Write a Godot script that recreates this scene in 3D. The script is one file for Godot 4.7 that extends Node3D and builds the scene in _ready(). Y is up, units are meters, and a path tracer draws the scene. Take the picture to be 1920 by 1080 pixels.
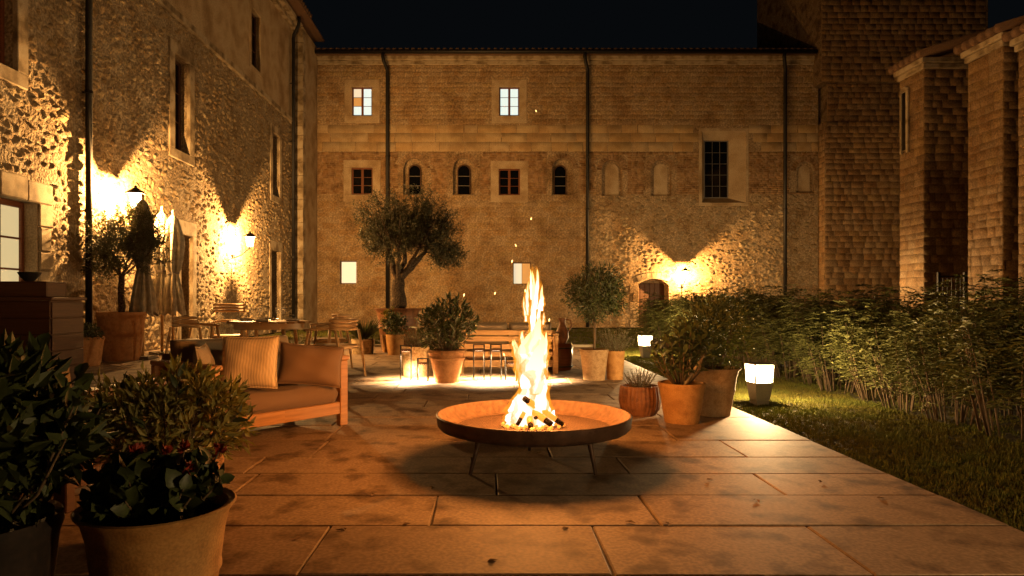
extends Node3D
# A monastery courtyard at night: fire bowl, lounge furniture, potted plants and lamplit stone walls. Metres, y up.

var rng := RandomNumberGenerator.new()
var M := {}
var T := {}
var taken := {}
const EYE := Vector3(0, 1.05, 0)
const LAMP_TINT := Color(1.0, 0.51, 0.155)      # linear
const FIRE_TINT := Color(1.0, 0.36, 0.07)

func _ready() -> void:
	rng.seed = 7
	# ---- camera, sky, exposure
	var cam := Camera3D.new()
	cam.name = "camera"
	cam.projection = Camera3D.PROJECTION_FRUSTUM
	cam.near = 0.1
	cam.far = 200.0
	cam.keep_aspect = Camera3D.KEEP_HEIGHT
	var half := 540.0 / 1280.0 * cam.near
	cam.size = 2.0 * half
	cam.frustum_offset = Vector2(45.0 / 540.0 * half, 25.0 / 540.0 * half)
	add_child(cam)
	cam.position = EYE
	cam.current = true
	var we := WorldEnvironment.new()
	we.name = "environment"
	var env := Environment.new()
	env.background_mode = Environment.BG_SKY
	var sky := Sky.new()
	var psm := ProceduralSkyMaterial.new()
	psm.sky_top_color = Color(0.05, 0.06, 0.07)
	psm.sky_horizon_color = Color(0.06, 0.075, 0.09)
	psm.ground_bottom_color = Color(0.03, 0.03, 0.03)
	psm.ground_horizon_color = Color(0.06, 0.075, 0.09)
	sky.sky_material = psm
	env.sky = sky
	env.background_energy_multiplier = 0.2
	env.tonemap_mode = Environment.TONE_MAPPER_LINEAR
	env.tonemap_exposure = 2.6
	env.sdfgi_enabled = true
	env.ssao_enabled = true
	env.ssil_enabled = true
	we.environment = env
	add_child(we)
	materials()
	# ---- setting and buildings
	ground()
	left_building()
	back_building()
	church()
	# ---- lamps and fire
	lamps()
	fire_bowl()
	# ---- furniture and plants
	furniture()
	plants()
	hedge_and_lawn()
	small_things()

# ------------------------------------------------------------------ helpers
func named(called: String) -> String:
	var n: int = taken.get(called, 0)
	taken[called] = n + 1
	return called if n == 0 else "%s_%03d" % [called, n]

func thing(called: String, label: String, category: String, at := Vector3.ZERO, turn := 0.0, group := "") -> Node3D:
	var o := Node3D.new()
	o.name = named(called)
	add_child(o)
	o.position = at
	o.rotation.y = turn
	tag(o, label, category, group)
	return o

func tag(o: Node, label: String, category: String, group := "") -> void:
	o.set_meta("label", label)
	o.set_meta("category", category)
	if group:
		o.set_meta("group", group)

func start(flat := true) -> SurfaceTool:
	var st := SurfaceTool.new()
	st.begin(Mesh.PRIMITIVE_TRIANGLES)
	st.set_smooth_group(-1 if flat else 0)
	st.set_color(Color.WHITE)
	return st

func done(st: SurfaceTool, called: String, m: Material, parent: Node = self) -> MeshInstance3D:
	st.generate_normals()
	st.index()
	var o := MeshInstance3D.new()
	o.mesh = st.commit()
	o.mesh.surface_set_material(0, m)
	o.name = called
	parent.add_child(o, true)
	return o

func put(mesh: Mesh, called: String, parent: Node, t: Transform3D, m: Material = null) -> MeshInstance3D:
	var o := MeshInstance3D.new()
	o.mesh = mesh
	if m:
		o.material_override = m
	o.name = called
	o.transform = t
	parent.add_child(o, true)
	return o

func copy(o: Node3D, at: Vector3, turn: float, label := "") -> Node3D:
	var c: Node3D = o.duplicate()
	c.name = named(String(o.name).rstrip("0123456789").trim_suffix("_"))
	add_child(c)
	c.position = at
	c.rotation.y = turn
	if label:
		c.set_meta("label", label)
	return c

func tri(st: SurfaceTool, a: Vector3, b: Vector3, c: Vector3) -> void:
	st.add_vertex(a)
	st.add_vertex(b)
	st.add_vertex(c)

func quad(st: SurfaceTool, a: Vector3, b: Vector3, c: Vector3, d: Vector3) -> void:
	tri(st, a, b, c)
	tri(st, a, c, d)

# a triangle turned away from the point o inside a convex piece
func out_tri(st: SurfaceTool, a: Vector3, b: Vector3, c: Vector3, o: Vector3) -> void:
	if (a - c).cross(a - b).dot((a + b + c) / 3.0 - o) < 0.0:
		tri(st, a, c, b)
	else:
		tri(st, a, b, c)

func out_quad(st: SurfaceTool, a: Vector3, b: Vector3, c: Vector3, d: Vector3, o: Vector3) -> void:
	out_tri(st, a, b, c, o)
	out_tri(st, a, c, d, o)

# box with chamfered edges, centred on t.origin
func box(st: SurfaceTool, t: Transform3D, size: Vector3, bevel := 0.006) -> void:
	var h := size / 2.0
	bevel = minf(bevel, minf(h.x, minf(h.y, h.z)) * 0.6)
	var o := t.origin
	for a in 3:
		var b := (a + 1) % 3
		var c := (a + 2) % 3
		for s in [-1.0, 1.0]:
			var q := []
			for k in [[-1, -1], [-1, 1], [1, 1], [1, -1]]:
				var v := Vector3.ZERO
				v[a] = s * h[a]
				v[b] = k[0] * (h[b] - bevel)
				v[c] = k[1] * (h[c] - bevel)
				q.append(t * v)
			out_quad(st, q[0], q[1], q[2], q[3], o)
		if bevel <= 0.0:
			continue
		for sb in [-1.0, 1.0]:
			for sc in [-1.0, 1.0]:
				var q := []
				for k in [[1, 0, -1], [1, 0, 1], [0, 1, 1], [0, 1, -1]]:
					var v := Vector3.ZERO
					v[a] = k[2] * (h[a] - bevel)
					v[b] = sb * (h[b] - bevel * (1 - k[0]))
					v[c] = sc * (h[c] - bevel * (1 - k[1]))
					q.append(t * v)
				out_quad(st, q[0], q[1], q[2], q[3], o)
	if bevel > 0.0:
		for sx in [-1.0, 1.0]:
			for sy in [-1.0, 1.0]:
				for sz in [-1.0, 1.0]:
					var g := Vector3(sx, sy, sz)
					var i := h - Vector3.ONE * bevel
					out_tri(st, t * (Vector3(h.x, i.y, i.z) * g), t * (Vector3(i.x, h.y, i.z) * g), t * (Vector3(i.x, i.y, h.z) * g), o)

func at(x: float, y: float, z: float) -> Transform3D:
	return Transform3D(Basis.IDENTITY, Vector3(x, y, z))

func bar(st: SurfaceTool, x0: float, x1: float, y0: float, y1: float, z0: float, z1: float, bevel := 0.006) -> void:
	box(st, at((x0 + x1) / 2, (y0 + y1) / 2, (z0 + z1) / 2), Vector3(absf(x1 - x0), absf(y1 - y0), absf(z1 - z0)), bevel)

# a beam of square section from a to b
func beam(st: SurfaceTool, a: Vector3, b: Vector3, w: float, h: float, bevel := 0.005) -> void:
	var y := (b - a).normalized()
	var x := y.cross(Vector3.UP if absf(y.y) < 0.95 else Vector3.BACK).normalized()
	box(st, Transform3D(Basis(x, y, x.cross(y)), (a + b) / 2), Vector3(w, (b - a).length(), h), bevel)

func tube(st: SurfaceTool, pts: PackedVector3Array, radii: PackedFloat32Array, sides := 8, closed := true) -> void:
	var n := pts.size()
	var rings := []
	var side := Vector3.ZERO
	for i in n:
		var d := (pts[mini(i + 1, n - 1)] - pts[maxi(i - 1, 0)]).normalized()
		if side == Vector3.ZERO:
			side = d.cross(Vector3.UP if absf(d.y) < 0.9 else Vector3.RIGHT).normalized()
		side = (side - d * side.dot(d)).normalized()
		var up := d.cross(side)
		var ring := PackedVector3Array()
		for k in sides:
			var a := TAU * k / sides
			ring.append(pts[i] + (side * cos(a) + up * sin(a)) * radii[i])
		rings.append(ring)
	for i in n - 1:
		for k in sides:
			var l := (k + 1) % sides
			quad(st, rings[i][k], rings[i][l], rings[i + 1][l], rings[i + 1][k])
	if closed:
		for k in sides:
			var l := (k + 1) % sides
			tri(st, pts[0], rings[0][l], rings[0][k])
			tri(st, pts[n - 1], rings[n - 1][k], rings[n - 1][l])

# turned shape; prof holds (radius, height), from the axis round the outside
func lathe(st: SurfaceTool, prof: PackedVector2Array, segs := 32, o := Vector3.ZERO, ribs := 0, rib_depth := 0.0) -> void:
	var g := 1
	for i in prof.size() - 1:
		if i > 0:
			var a := (prof[i] - prof[i - 1]).normalized()
			var b := (prof[i + 1] - prof[i]).normalized()
			if a.dot(b) < 0.72:
				g += 1
		st.set_smooth_group(g)
		for k in segs:
			var p := []
			for c in [[i, k], [i, k + 1], [i + 1, k + 1], [i + 1, k]]:
				var an: float = TAU * (c[1] % segs) / segs
				var r := prof[c[0]].x
				if ribs > 0:
					r *= 1.0 - rib_depth * (0.5 + 0.5 * cos(an * ribs))
				p.append(o + Vector3(cos(an) * r, prof[c[0]].y, sin(an) * r))
			if prof[i].x < 1e-4:
				tri(st, p[0], p[2], p[3])
			elif prof[i + 1].x < 1e-4:
				tri(st, p[0], p[1], p[2])
			else:
				quad(st, p[0], p[1], p[2], p[3])
	st.set_smooth_group(0)

# soft pillow lying in the local x-y plane, thickness along z
func pillow(st: SurfaceTool, t: Transform3D, w: float, h: float, th: float, n := 14, pinch := 0.06, lump := 0.0, boxy := 2.0) -> void:
	st.set_smooth_group(0)
	for s in [-1.0, 1.0]:
		var g := []
		for j in n + 1:
			var row := PackedVector3Array()
			for i in n + 1:
				var u := -1.0 + 2.0 * i / n
				var v := -1.0 + 2.0 * j / n
				var z := pow(maxf(0.0, (1.0 - pow(absf(u), boxy * 1.6)) * (1.0 - pow(absf(v), boxy * 1.6))), 0.5 if boxy < 4 else 0.25) * th / 2
				z *= 1.0 + lump * sin(u * 5.1 + v * 2.3 + w * 9.0) * cos(v * 4.2 - u)
				var x := u * w / 2 * (1.0 - pinch * (1.0 - v * v))
				var y := v * h / 2 * (1.0 - pinch * (1.0 - u * u))
				row.append(t * Vector3(x, y, s * z))
			g.append(row)
		for j in n:
			for i in n:
				if s > 0:
					quad(st, g[j][i], g[j + 1][i], g[j + 1][i + 1], g[j][i + 1])
				else:
					quad(st, g[j][i], g[j][i + 1], g[j + 1][i + 1], g[j + 1][i])

# ------------------------------------------------------------------ materials
func noise_tex(called: String, sd: int, freq: float, lo: float, hi: float, octaves := 4, kind := FastNoiseLite.TYPE_SIMPLEX_SMOOTH, size := 512) -> void:
	var n := FastNoiseLite.new()
	n.seed = sd
	n.frequency = freq
	n.noise_type = kind
	n.fractal_octaves = octaves
	var t := NoiseTexture2D.new()
	t.width = size
	t.height = size
	t.seamless = true
	t.noise = n
	var r := Gradient.new()
	r.set_color(0, Color(lo, lo, lo))
	r.set_color(1, Color(hi, hi, hi))
	t.color_ramp = r
	T[called] = t

func stain_tex(called: String, sd: int, freq: float, stops: Array) -> void:
	noise_tex(called, sd, freq, 0, 1, 5)
	var r := Gradient.new()
	r.offsets = PackedFloat32Array(stops.map(func(s): return s[0]))
	r.colors = PackedColorArray(stops.map(func(s): return s[1]))
	T[called].color_ramp = r

func mat(called: String, lin: Color, rough: float, grain := "", scale := 1.0, detail := "", dscale := 0.3, bump := 0.0, tinted := false, world := true) -> StandardMaterial3D:
	var m := StandardMaterial3D.new()
	m.resource_name = called
	m.albedo_color = lin.linear_to_srgb()
	m.roughness = rough
	m.metallic_specular = 0.4
	m.vertex_color_use_as_albedo = tinted
	m.uv1_triplanar = true
	m.uv1_world_triplanar = world
	m.uv1_scale = Vector3.ONE * scale
	if grain:
		m.albedo_texture = T[grain]
		if bump > 0.0:
			m.heightmap_enabled = true
			m.heightmap_texture = T[grain]
			m.heightmap_scale = bump
	if detail:
		m.detail_enabled = true
		m.detail_blend_mode = BaseMaterial3D.BLEND_MODE_MUL
		m.detail_uv_layer = BaseMaterial3D.DETAIL_UV_2
		m.detail_albedo = T[detail]
		m.uv2_triplanar = true
		m.uv2_world_triplanar = world
		m.uv2_scale = Vector3.ONE * dscale
	M[called] = m
	return m

func glow(called: String, lin: Color, energy: float) -> StandardMaterial3D:
	var m := StandardMaterial3D.new()
	m.resource_name = called
	m.albedo_color = (lin * 0.4).linear_to_srgb()
	m.roughness = 0.4
	m.emission_enabled = true
	m.emission = lin.linear_to_srgb()
	m.emission_energy_multiplier = energy
	M[called] = m
	return m

func leaf_mat(called: String, lin: Color, rough := 0.45) -> void:
	var m := mat(called, lin, rough, "blotch", 3.0, "", 1.0, 0.0, true, false)
	m.backlight_enabled = true
	m.backlight = Color(0.25, 0.28, 0.12)

func materials() -> void:
	noise_tex("grain", 3, 0.03, 0.55, 1.0, 5)
	noise_tex("fine", 11, 0.09, 0.7, 1.0, 4)
	noise_tex("blotch", 5, 0.012, 0.6, 1.0, 4)
	noise_tex("rough", 17, 0.02, 0.35, 1.0, 6, FastNoiseLite.TYPE_PERLIN)
	stain_tex("stain", 23, 0.008, [[0.0, Color(0.55, 0.5, 0.44)], [0.35, Color(0.8, 0.76, 0.7)], [0.55, Color(0.97, 0.95, 0.92)], [0.8, Color(1, 1, 1)], [1.0, Color(0.8, 0.74, 0.66)]])
	stain_tex("spots", 29, 0.02, [[0.0, Color(0.35, 0.3, 0.26)], [0.2, Color(0.75, 0.7, 0.65)], [0.34, Color(1, 1, 1)], [1.0, Color(0.93, 0.91, 0.88)]])
	stain_tex("slab_stain", 37, 0.011, [[0.0, Color(0.5, 0.44, 0.38)], [0.3, Color(0.82, 0.77, 0.71)], [0.5, Color(1, 0.98, 0.95)], [0.8, Color(0.96, 0.93, 0.9)], [1.0, Color(0.84, 0.79, 0.74)]])
	stain_tex("soft_stain", 41, 0.009, [[0.0, Color(0.76, 0.7, 0.62)], [0.4, Color(0.92, 0.89, 0.85)], [0.6, Color(1, 1, 1)], [1.0, Color(0.86, 0.82, 0.76)]])
	stain_tex("lichen", 31, 0.015, [[0.0, Color(0.5, 0.44, 0.36)], [0.4, Color(0.86, 0.82, 0.74)], [0.62, Color(1, 1, 1)], [0.75, Color(0.9, 0.88, 0.8)], [1.0, Color(0.7, 0.68, 0.6)]])
	# wood grain: stretched along x by drawing rows
	var im := Image.create(256, 256, false, Image.FORMAT_RGB8)
	var n := FastNoiseLite.new()
	n.seed = 4
	n.frequency = 0.03
	for y in 256:
		for x in 256:
			var v := 0.88 + 0.12 * n.get_noise_2d(x * 0.12, y * 2.4) + 0.06 * n.get_noise_2d(x * 0.5, y * 9.0)
			im.set_pixel(x, y, Color(v, v * 0.97, v * 0.93))
	T["wood"] = ImageTexture.create_from_image(im)
	var weave := Image.create(128, 128, false, Image.FORMAT_RGB8)
	for y in 128:
		for x in 128:
			var v := 0.86 + 0.08 * sin(x * TAU / 8.0) + 0.06 * sin(y * TAU / 8.0)
			weave.set_pixel(x, y, Color(v, v, v))
	T["weave"] = ImageTexture.create_from_image(weave)
	var ribs := Image.create(128, 128, false, Image.FORMAT_RGB8)
	for y in 128:
		for x in 128:
			var v := 0.9 + 0.07 * sin(x * TAU / 16.0 + 0.5 * sin(y * TAU / 64.0))
			ribs.set_pixel(x, y, Color(v, v * 0.97, v * 0.93))
	T["ribs"] = ImageTexture.create_from_image(ribs)

	mat("rubble", Color(0.52, 0.42, 0.28), 0.9, "grain", 1.3, "soft_stain", 0.35, 3.0, true)
	mat("mortar", Color(0.50, 0.40, 0.27), 0.95, "grain", 0.9, "soft_stain", 0.2, 4.0)
	mat("ashlar", Color(0.56, 0.41, 0.25), 0.9, "grain", 0.7, "soft_stain", 0.15, 1.0, true)
	mat("plaster", Color(0.58, 0.45, 0.29), 0.9, "fine", 0.5, "soft_stain", 0.16, 0.8)
	mat("lime_mortar", Color(0.55, 0.40, 0.24), 0.95, "grain", 0.7, "soft_stain", 0.15, 1.5)
	mat("cut_stone", Color(0.54, 0.45, 0.32), 0.85, "fine", 1.0, "stain", 0.4, 0.8)
	mat("church_stone", Color(0.42, 0.28, 0.155), 0.9, "grain", 1.0, "soft_stain", 0.2, 1.2, true)
	mat("mortar_dark", Color(0.36, 0.25, 0.145), 0.95, "grain", 0.9, "lichen", 0.2, 3.0)
	mat("plaster_tint", Color(0.60, 0.46, 0.28), 0.9, "fine", 0.5, "soft_stain", 0.16, 0.8, true)
	mat("brick", Color(0.48, 0.31, 0.18), 0.9, "fine", 1.5, "lichen", 0.3, 1.0, true)
	mat("roof_tile", Color(0.26, 0.15, 0.09), 0.9, "grain", 2.0)
	mat("slab", Color(0.40, 0.29, 0.20), 0.72, "fine", 0.6, "slab_stain", 0.5, 0.15, true)
	M.slab.uv1_scale = Vector3(0.8, 0.8, 0.8)
	mat("joint", Color(0.12, 0.09, 0.07), 0.95, "grain", 2.0)
	mat("earth", Color(0.09, 0.075, 0.04), 0.95, "grain", 1.2, "spots", 0.5, 2.0)
	mat("soil", Color(0.045, 0.03, 0.02), 0.95, "rough", 4.0, "", 1.0, 3.0)
	mat("iron", Color(0.022, 0.02, 0.019), 0.5, "fine", 2.0)
	M.iron.metallic = 0.3
	mat("corten", Color(0.12, 0.07, 0.045), 0.55, "blotch", 1.6, "spots", 1.2, 0.4)
	M.corten.metallic = 0.35
	mat("bowl_inside", Color(0.20, 0.115, 0.07), 0.7, "blotch", 3.0, "soft_stain", 3.0, 0.2)
	mat("ash_bed", Color(0.17, 0.09, 0.05), 0.95, "rough", 9.0, "spots", 6.0, 1.0)
	mat("teak", Color(0.46, 0.23, 0.085), 0.5, "wood", 1.5, "", 1.0, 0.25, false, false)
	mat("pale_wood", Color(0.55, 0.36, 0.17), 0.5, "wood", 1.5, "", 1.0, 0.2, false, false)
	mat("dark_wood", Color(0.10, 0.048, 0.024), 0.55, "wood", 1.2, "", 1.0, 0.3, false, false)
	mat("dark_wood_gloss", Color(0.16, 0.06, 0.025), 0.25, "wood", 1.2, "", 1.0, 0.2, false, false)
	mat("pale_stem", Color(0.42, 0.32, 0.18), 0.8, "fine", 4.0)
	mat("linen_dark", Color(0.12, 0.10, 0.09), 0.9)
	mat("red_wood", Color(0.20, 0.07, 0.03), 0.5, "wood", 2.0, "", 1.0, 0.2, false, false)
	mat("cushion_brown", Color(0.22, 0.125, 0.065), 0.9, "weave", 22.0, "", 1.0, 0.25, false, false)
	mat("cushion_grey", Color(0.32, 0.24, 0.15), 0.9, "weave", 22.0, "", 1.0, 0.25, false, false)
	mat("cushion_cream", Color(0.66, 0.5, 0.3), 0.9, "ribs", 6.0, "", 1.0, 0.6, false, false)
	mat("canvas", Color(0.60, 0.53, 0.40), 0.85, "weave", 30.0, "blotch", 1.0, 0.2, false, false)
	for k in ["cushion_brown", "cushion_grey", "cushion_cream", "canvas"]:
		M[k].rim_enabled = true
		M[k].rim = 0.3
	mat("terracotta", Color(0.50, 0.26, 0.11), 0.8, "fine", 2.0, "soft_stain", 1.6, 0.25)
	mat("ochre_clay", Color(0.54, 0.28, 0.085), 0.75, "fine", 2.0, "soft_stain", 1.2, 0.12)
	mat("pale_clay", Color(0.62, 0.48, 0.30), 0.8, "fine", 2.0, "lichen", 1.4, 0.5)
	mat("old_clay", Color(0.50, 0.33, 0.17), 0.85, "fine", 2.0, "soft_stain", 2.2, 0.5)
	mat("brown_clay", Color(0.30, 0.13, 0.055), 0.55, "fine", 2.0, "stain", 2.0, 0.4)
	mat("dark_clay", Color(0.035, 0.02, 0.013), 0.8, "grain", 2.0, "stain", 2.0, 0.3)
	mat("grey_metal", Color(0.20, 0.18, 0.16), 0.5, "fine", 2.0)
	mat("bark", Color(0.16, 0.11, 0.07), 0.95, "rough", 3.0, "", 1.0, 6.0)
	mat("stem", Color(0.15, 0.10, 0.055), 0.9, "fine", 4.0)
	mat("ceramic", Color(0.75, 0.72, 0.66), 0.25)
	mat("linen", Color(0.62, 0.56, 0.48), 0.9)
	mat("ash_log", Color(0.06, 0.045, 0.035), 0.95, "rough", 5.0, "", 1.0, 3.0)
	mat("dry_leaf", Color(0.16, 0.085, 0.035), 0.8)
	leaf_mat("leaf_dark", Color(0.07, 0.09, 0.026), 0.5)
	leaf_mat("leaf_mid", Color(0.10, 0.12, 0.042), 0.42)
	leaf_mat("leaf_pale", Color(0.42, 0.37, 0.12), 0.55)
	M.leaf_pale.metallic_specular = 0.3
	M.leaf_pale.backlight = Color(0.6, 0.6, 0.35)
	leaf_mat("leaf_olive", Color(0.12, 0.12, 0.065), 0.5)
	leaf_mat("leaf_grey", Color(0.26, 0.25, 0.15), 0.55)
	leaf_mat("leaf_hedge", Color(0.165, 0.17, 0.048), 0.62)
	leaf_mat("grass", Color(0.13, 0.14, 0.04), 0.9)
	M.grass.metallic_specular = 0.15
	leaf_mat("petal", Color(0.40, 0.05, 0.02), 0.5)
	glow("lamp_glass", Color(1.0, 0.72, 0.38), 5.0)
	glow("lawn_lamp_glass", Color(1.0, 0.84, 0.56), 4.0)
	glow("led", Color(1.0, 0.78, 0.5), 6.0)
	glow("window_cool", Color(0.72, 0.86, 0.80), 0.38)
	glow("window_warm", Color(0.9, 0.42, 0.1), 0.22)
	glow("window_white", Color(0.95, 0.82, 0.55), 0.3)
	glow("window_curtain", Color(0.85, 0.68, 0.34), 0.27)
	glow("ember", Color(1.0, 0.30, 0.04), 0.55)
	glow("spark", Color(1.0, 0.55, 0.18), 2.0)
	var g := StandardMaterial3D.new()
	g.resource_name = "dark_glass"
	g.albedo_color = Color(0.05, 0.05, 0.05)
	g.roughness = 0.08
	M["dark_glass"] = g
	var cl := StandardMaterial3D.new()
	cl.resource_name = "clear_glass"
	cl.transparency = BaseMaterial3D.TRANSPARENCY_ALPHA
	cl.albedo_color = Color(1, 1, 1, 0.08)
	cl.roughness = 0.03
	M["clear_glass"] = cl
	for k in ["core", "shell"]:
		var f := StandardMaterial3D.new()
		f.resource_name = "flame_" + k
		f.shading_mode = BaseMaterial3D.SHADING_MODE_UNSHADED
		f.vertex_color_use_as_albedo = true
		f.transparency = BaseMaterial3D.TRANSPARENCY_ALPHA
		f.albedo_color = Color(0.95, 0.95, 0.95).linear_to_srgb() if k == "core" else Color(0.5, 0.5, 0.5).linear_to_srgb()
		M["flame_" + k] = f

# ------------------------------------------------------------------ masonry
# Irregular cells that fill a rectangle, as cut between jittered points.
func cells(u0: float, u1: float, v0: float, v1: float, su: float, sv: float) -> Array:
	var nu := int(ceil((u1 - u0) / su))
	var nv := int(ceil((v1 - v0) / sv))
	var pts := {}
	for j in range(-3, nv + 3):
		for i in range(-3, nu + 3):
			if rng.randf() < 0.3:
				continue       # missing points leave room for larger stones
			pts[Vector2i(i, j)] = Vector2(i + 0.5 + (0.5 if j % 2 else 0.0) + rng.randf_range(-0.42, 0.42), j + 0.5 + rng.randf_range(-0.4, 0.4))
	var out := []
	for j in nv:
		for i in nu:
			if not pts.has(Vector2i(i, j)):
				continue
			var p: Vector2 = pts[Vector2i(i, j)]
			var poly := PackedVector2Array([p + Vector2(-2, -2), p + Vector2(2, -2), p + Vector2(2, 2), p + Vector2(-2, 2)])
			for dj in range(-3, 4):
				for di in range(-3, 4):
					if (di == 0 and dj == 0) or not pts.has(Vector2i(i + di, j + dj)):
						continue
					var q: Vector2 = pts[Vector2i(i + di, j + dj)]
					poly = clip(poly, (p + q) / 2, (q - p).normalized())
			var r := PackedVector2Array()
			for c in poly:
				r.append(Vector2(clampf(u0 + c.x * su, u0, u1), clampf(v0 + c.y * sv, v0, v1)))
			out.append(r)
	return out

# keeps what lies behind the line through o with normal n
func clip(poly: PackedVector2Array, o: Vector2, n: Vector2) -> PackedVector2Array:
	var out := PackedVector2Array()
	var k := poly.size()
	for i in k:
		var a := poly[i]
		var b := poly[(i + 1) % k]
		var da := (a - o).dot(n)
		var db := (b - o).dot(n)
		if da <= 0.0:
			out.append(a)
		if (da < 0.0 and db > 0.0) or (da > 0.0 and db < 0.0):
			out.append(a.lerp(b, da / (da - db)))
	return out

# squared stones in courses
func courses(u0: float, u1: float, v0: float, v1: float, hmin: float, hmax: float, wmin: float, wmax: float, jit := 0.0) -> Array:
	var out := []
	var v := v0
	while v < v1 - 0.02:
		var h := minf(rng.randf_range(hmin, hmax), v1 - v)
		if v1 - v - h < hmin * 0.5:
			h = v1 - v
		var u := u0 - rng.randf() * wmin
		while u < u1:
			var w := rng.randf_range(wmin, wmax)
			var a := maxf(u, u0)
			var b := minf(u + w, u1)
			u += w
			if b - a < 0.04:
				continue
			var r := func(): return rng.randf_range(-jit, jit)
			out.append(PackedVector2Array([Vector2(a + r.call(), v + r.call()), Vector2(b + r.call(), v + r.call()), Vector2(b + r.call(), v + h + r.call()), Vector2(a + r.call(), v + h + r.call())]))
		v += h
	return out

func middle(p: PackedVector2Array) -> Vector2:
	var c := Vector2.ZERO
	for q in p:
		c += q
	return c / maxf(1, p.size())

# leaves out or trims the cells that reach into the openings
func around(list: Array, holes: Array) -> Array:
	var out := []
	for p in list:
		var keep := true
		var q: PackedVector2Array = p
		for h in holes:
			if q.size() < 3:
				keep = false
				break
			var c := middle(q)
			var r: Rect2 = h
			if r.has_point(c):
				keep = false
				break
			var hit := false
			for v in q:
				if r.has_point(v):
					hit = true
			if not hit:
				continue
			if c.x < r.position.x: q = clip(q, r.position, Vector2(1, 0))
			elif c.x > r.end.x: q = clip(q, r.end, Vector2(-1, 0))
			elif c.y < r.position.y: q = clip(q, r.position, Vector2(0, 1))
			else: q = clip(q, r.end, Vector2(0, -1))
		if keep and q.size() >= 3:
			out.append(q)
	return out

# one stone: a bedded edge, a rounded shoulder and an uneven face
func stone(st: SurfaceTool, poly: PackedVector2Array, gap: float, proud: float, soft: float, uneven: float, tone: float, warm: float, w0 := 0.0) -> void:
	var c := middle(poly)
	var n := poly.size()
	var size := 0.0
	for p in poly:
		size += p.distance_to(c)
	size /= n
	if size < 0.03:
		return
	st.set_color(Color(tone, tone * (1.0 - 0.12 * warm), tone * (1.0 - 0.3 * warm)))
	var k0 := 1.0 - gap / size
	var k1 := 1.0 - (gap + soft) / size
	var tilt := Vector2(rng.randf_range(-1, 1), rng.randf_range(-1, 1)) * uneven / size
	var a := PackedVector3Array()
	var b := PackedVector3Array()
	for p in poly:
		var r := p - c
		a.append(Vector3(c.x + r.x * k0, c.y + r.y * k0, w0 - 0.012))
		var q := r * k1 * rng.randf_range(0.94, 1.04)
		b.append(Vector3(c.x + q.x, c.y + q.y, w0 + proud * rng.randf_range(0.75, 1.1) + q.dot(tilt)))
	var top := Vector3(c.x + rng.randf_range(-0.2, 0.2) * size, c.y + rng.randf_range(-0.2, 0.2) * size, w0 + proud * rng.randf_range(1.0, 1.25))
	var o := Vector3(c.x, c.y, w0 - 1.0)
	for i in n:
		var j := (i + 1) % n
		out_quad(st, a[i], a[j], b[j], b[i], o)
		out_tri(st, b[i], b[j], top, o)

# Lays stones on a wall: those that show largest (near the eye) as parts of their own, the rest joined.
func lay(list: Array, parent: Node3D, called: String, m: Material, singles: int, gap: float, proud: float, soft: float, uneven: float, tone := Vector2(0.75, 1.1), flat := false) -> void:
	var order := []
	for p in list:
		var c := middle(p)
		var w := parent.transform * Vector3(c.x, c.y, 0)
		var area := 0.0
		for i in p.size():
			area += absf((p[i] - c).cross(p[(i + 1) % p.size()] - c)) / 2
		order.append([area / w.distance_squared_to(EYE) * (0.2 if w.z > -9.5 else 1.0), p])
	order.sort_custom(func(x, y): return x[0] > y[0])
	var rest: SurfaceTool = null
	for i in order.size():
		var st := start(flat) if i < singles else rest
		if st == null:
			rest = start(flat)
			st = rest
		stone(st, order[i][1], gap, proud * (rng.randf_range(-0.45, 1.25) if proud > 0.02 else rng.randf_range(0.55, 1.15)), soft, uneven, rng.randf_range(tone.x, tone.y), rng.randf())
		if i < singles:
			done(st, called, m, parent)
	if rest:
		var o := done(rest, called + "_infill", m, parent)
		o.set_meta("kind", "stuff")

# the face of a wall in its own x-y plane, with openings Rect2 -> depth
func wall_face(st: SurfaceTool, u0: float, u1: float, v0: float, v1: float, ops: Array) -> void:
	var us := [u0, u1]
	var vs := [v0, v1]
	for o in ops:
		us.append_array([o[0].position.x, o[0].end.x])
		vs.append_array([o[0].position.y, o[0].end.y])
	us.sort()
	vs.sort()
	for i in us.size() - 1:
		for j in vs.size() - 1:
			if us[i + 1] - us[i] < 1e-4 or vs[j + 1] - vs[j] < 1e-4:
				continue
			var c := Vector2((us[i] + us[i + 1]) / 2, (vs[j] + vs[j + 1]) / 2)
			if c.x < u0 or c.x > u1 or c.y < v0 or c.y > v1 or ops.any(func(o): return o[0].has_point(c)):
				continue
			quad(st, Vector3(us[i], vs[j], 0), Vector3(us[i], vs[j + 1], 0), Vector3(us[i + 1], vs[j + 1], 0), Vector3(us[i + 1], vs[j], 0))
	for o in ops:
		var r: Rect2 = o[0]
		var d: float = o[1]
		var x0 := r.position.x
		var x1 := r.end.x
		var y0 := r.position.y
		var y1 := r.end.y
		quad(st, Vector3(x0, y0, 0), Vector3(x0, y0, -d), Vector3(x0, y1, -d), Vector3(x0, y1, 0))
		quad(st, Vector3(x1, y0, 0), Vector3(x1, y1, 0), Vector3(x1, y1, -d), Vector3(x1, y0, -d))
		quad(st, Vector3(x0, y0, 0), Vector3(x1, y0, 0), Vector3(x1, y0, -d), Vector3(x0, y0, -d))
		quad(st, Vector3(x0, y1, 0), Vector3(x0, y1, -d), Vector3(x1, y1, -d), Vector3(x1, y1, 0))
		quad(st, Vector3(x0, y0, -d), Vector3(x0, y1, -d), Vector3(x1, y1, -d), Vector3(x1, y0, -d))

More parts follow.
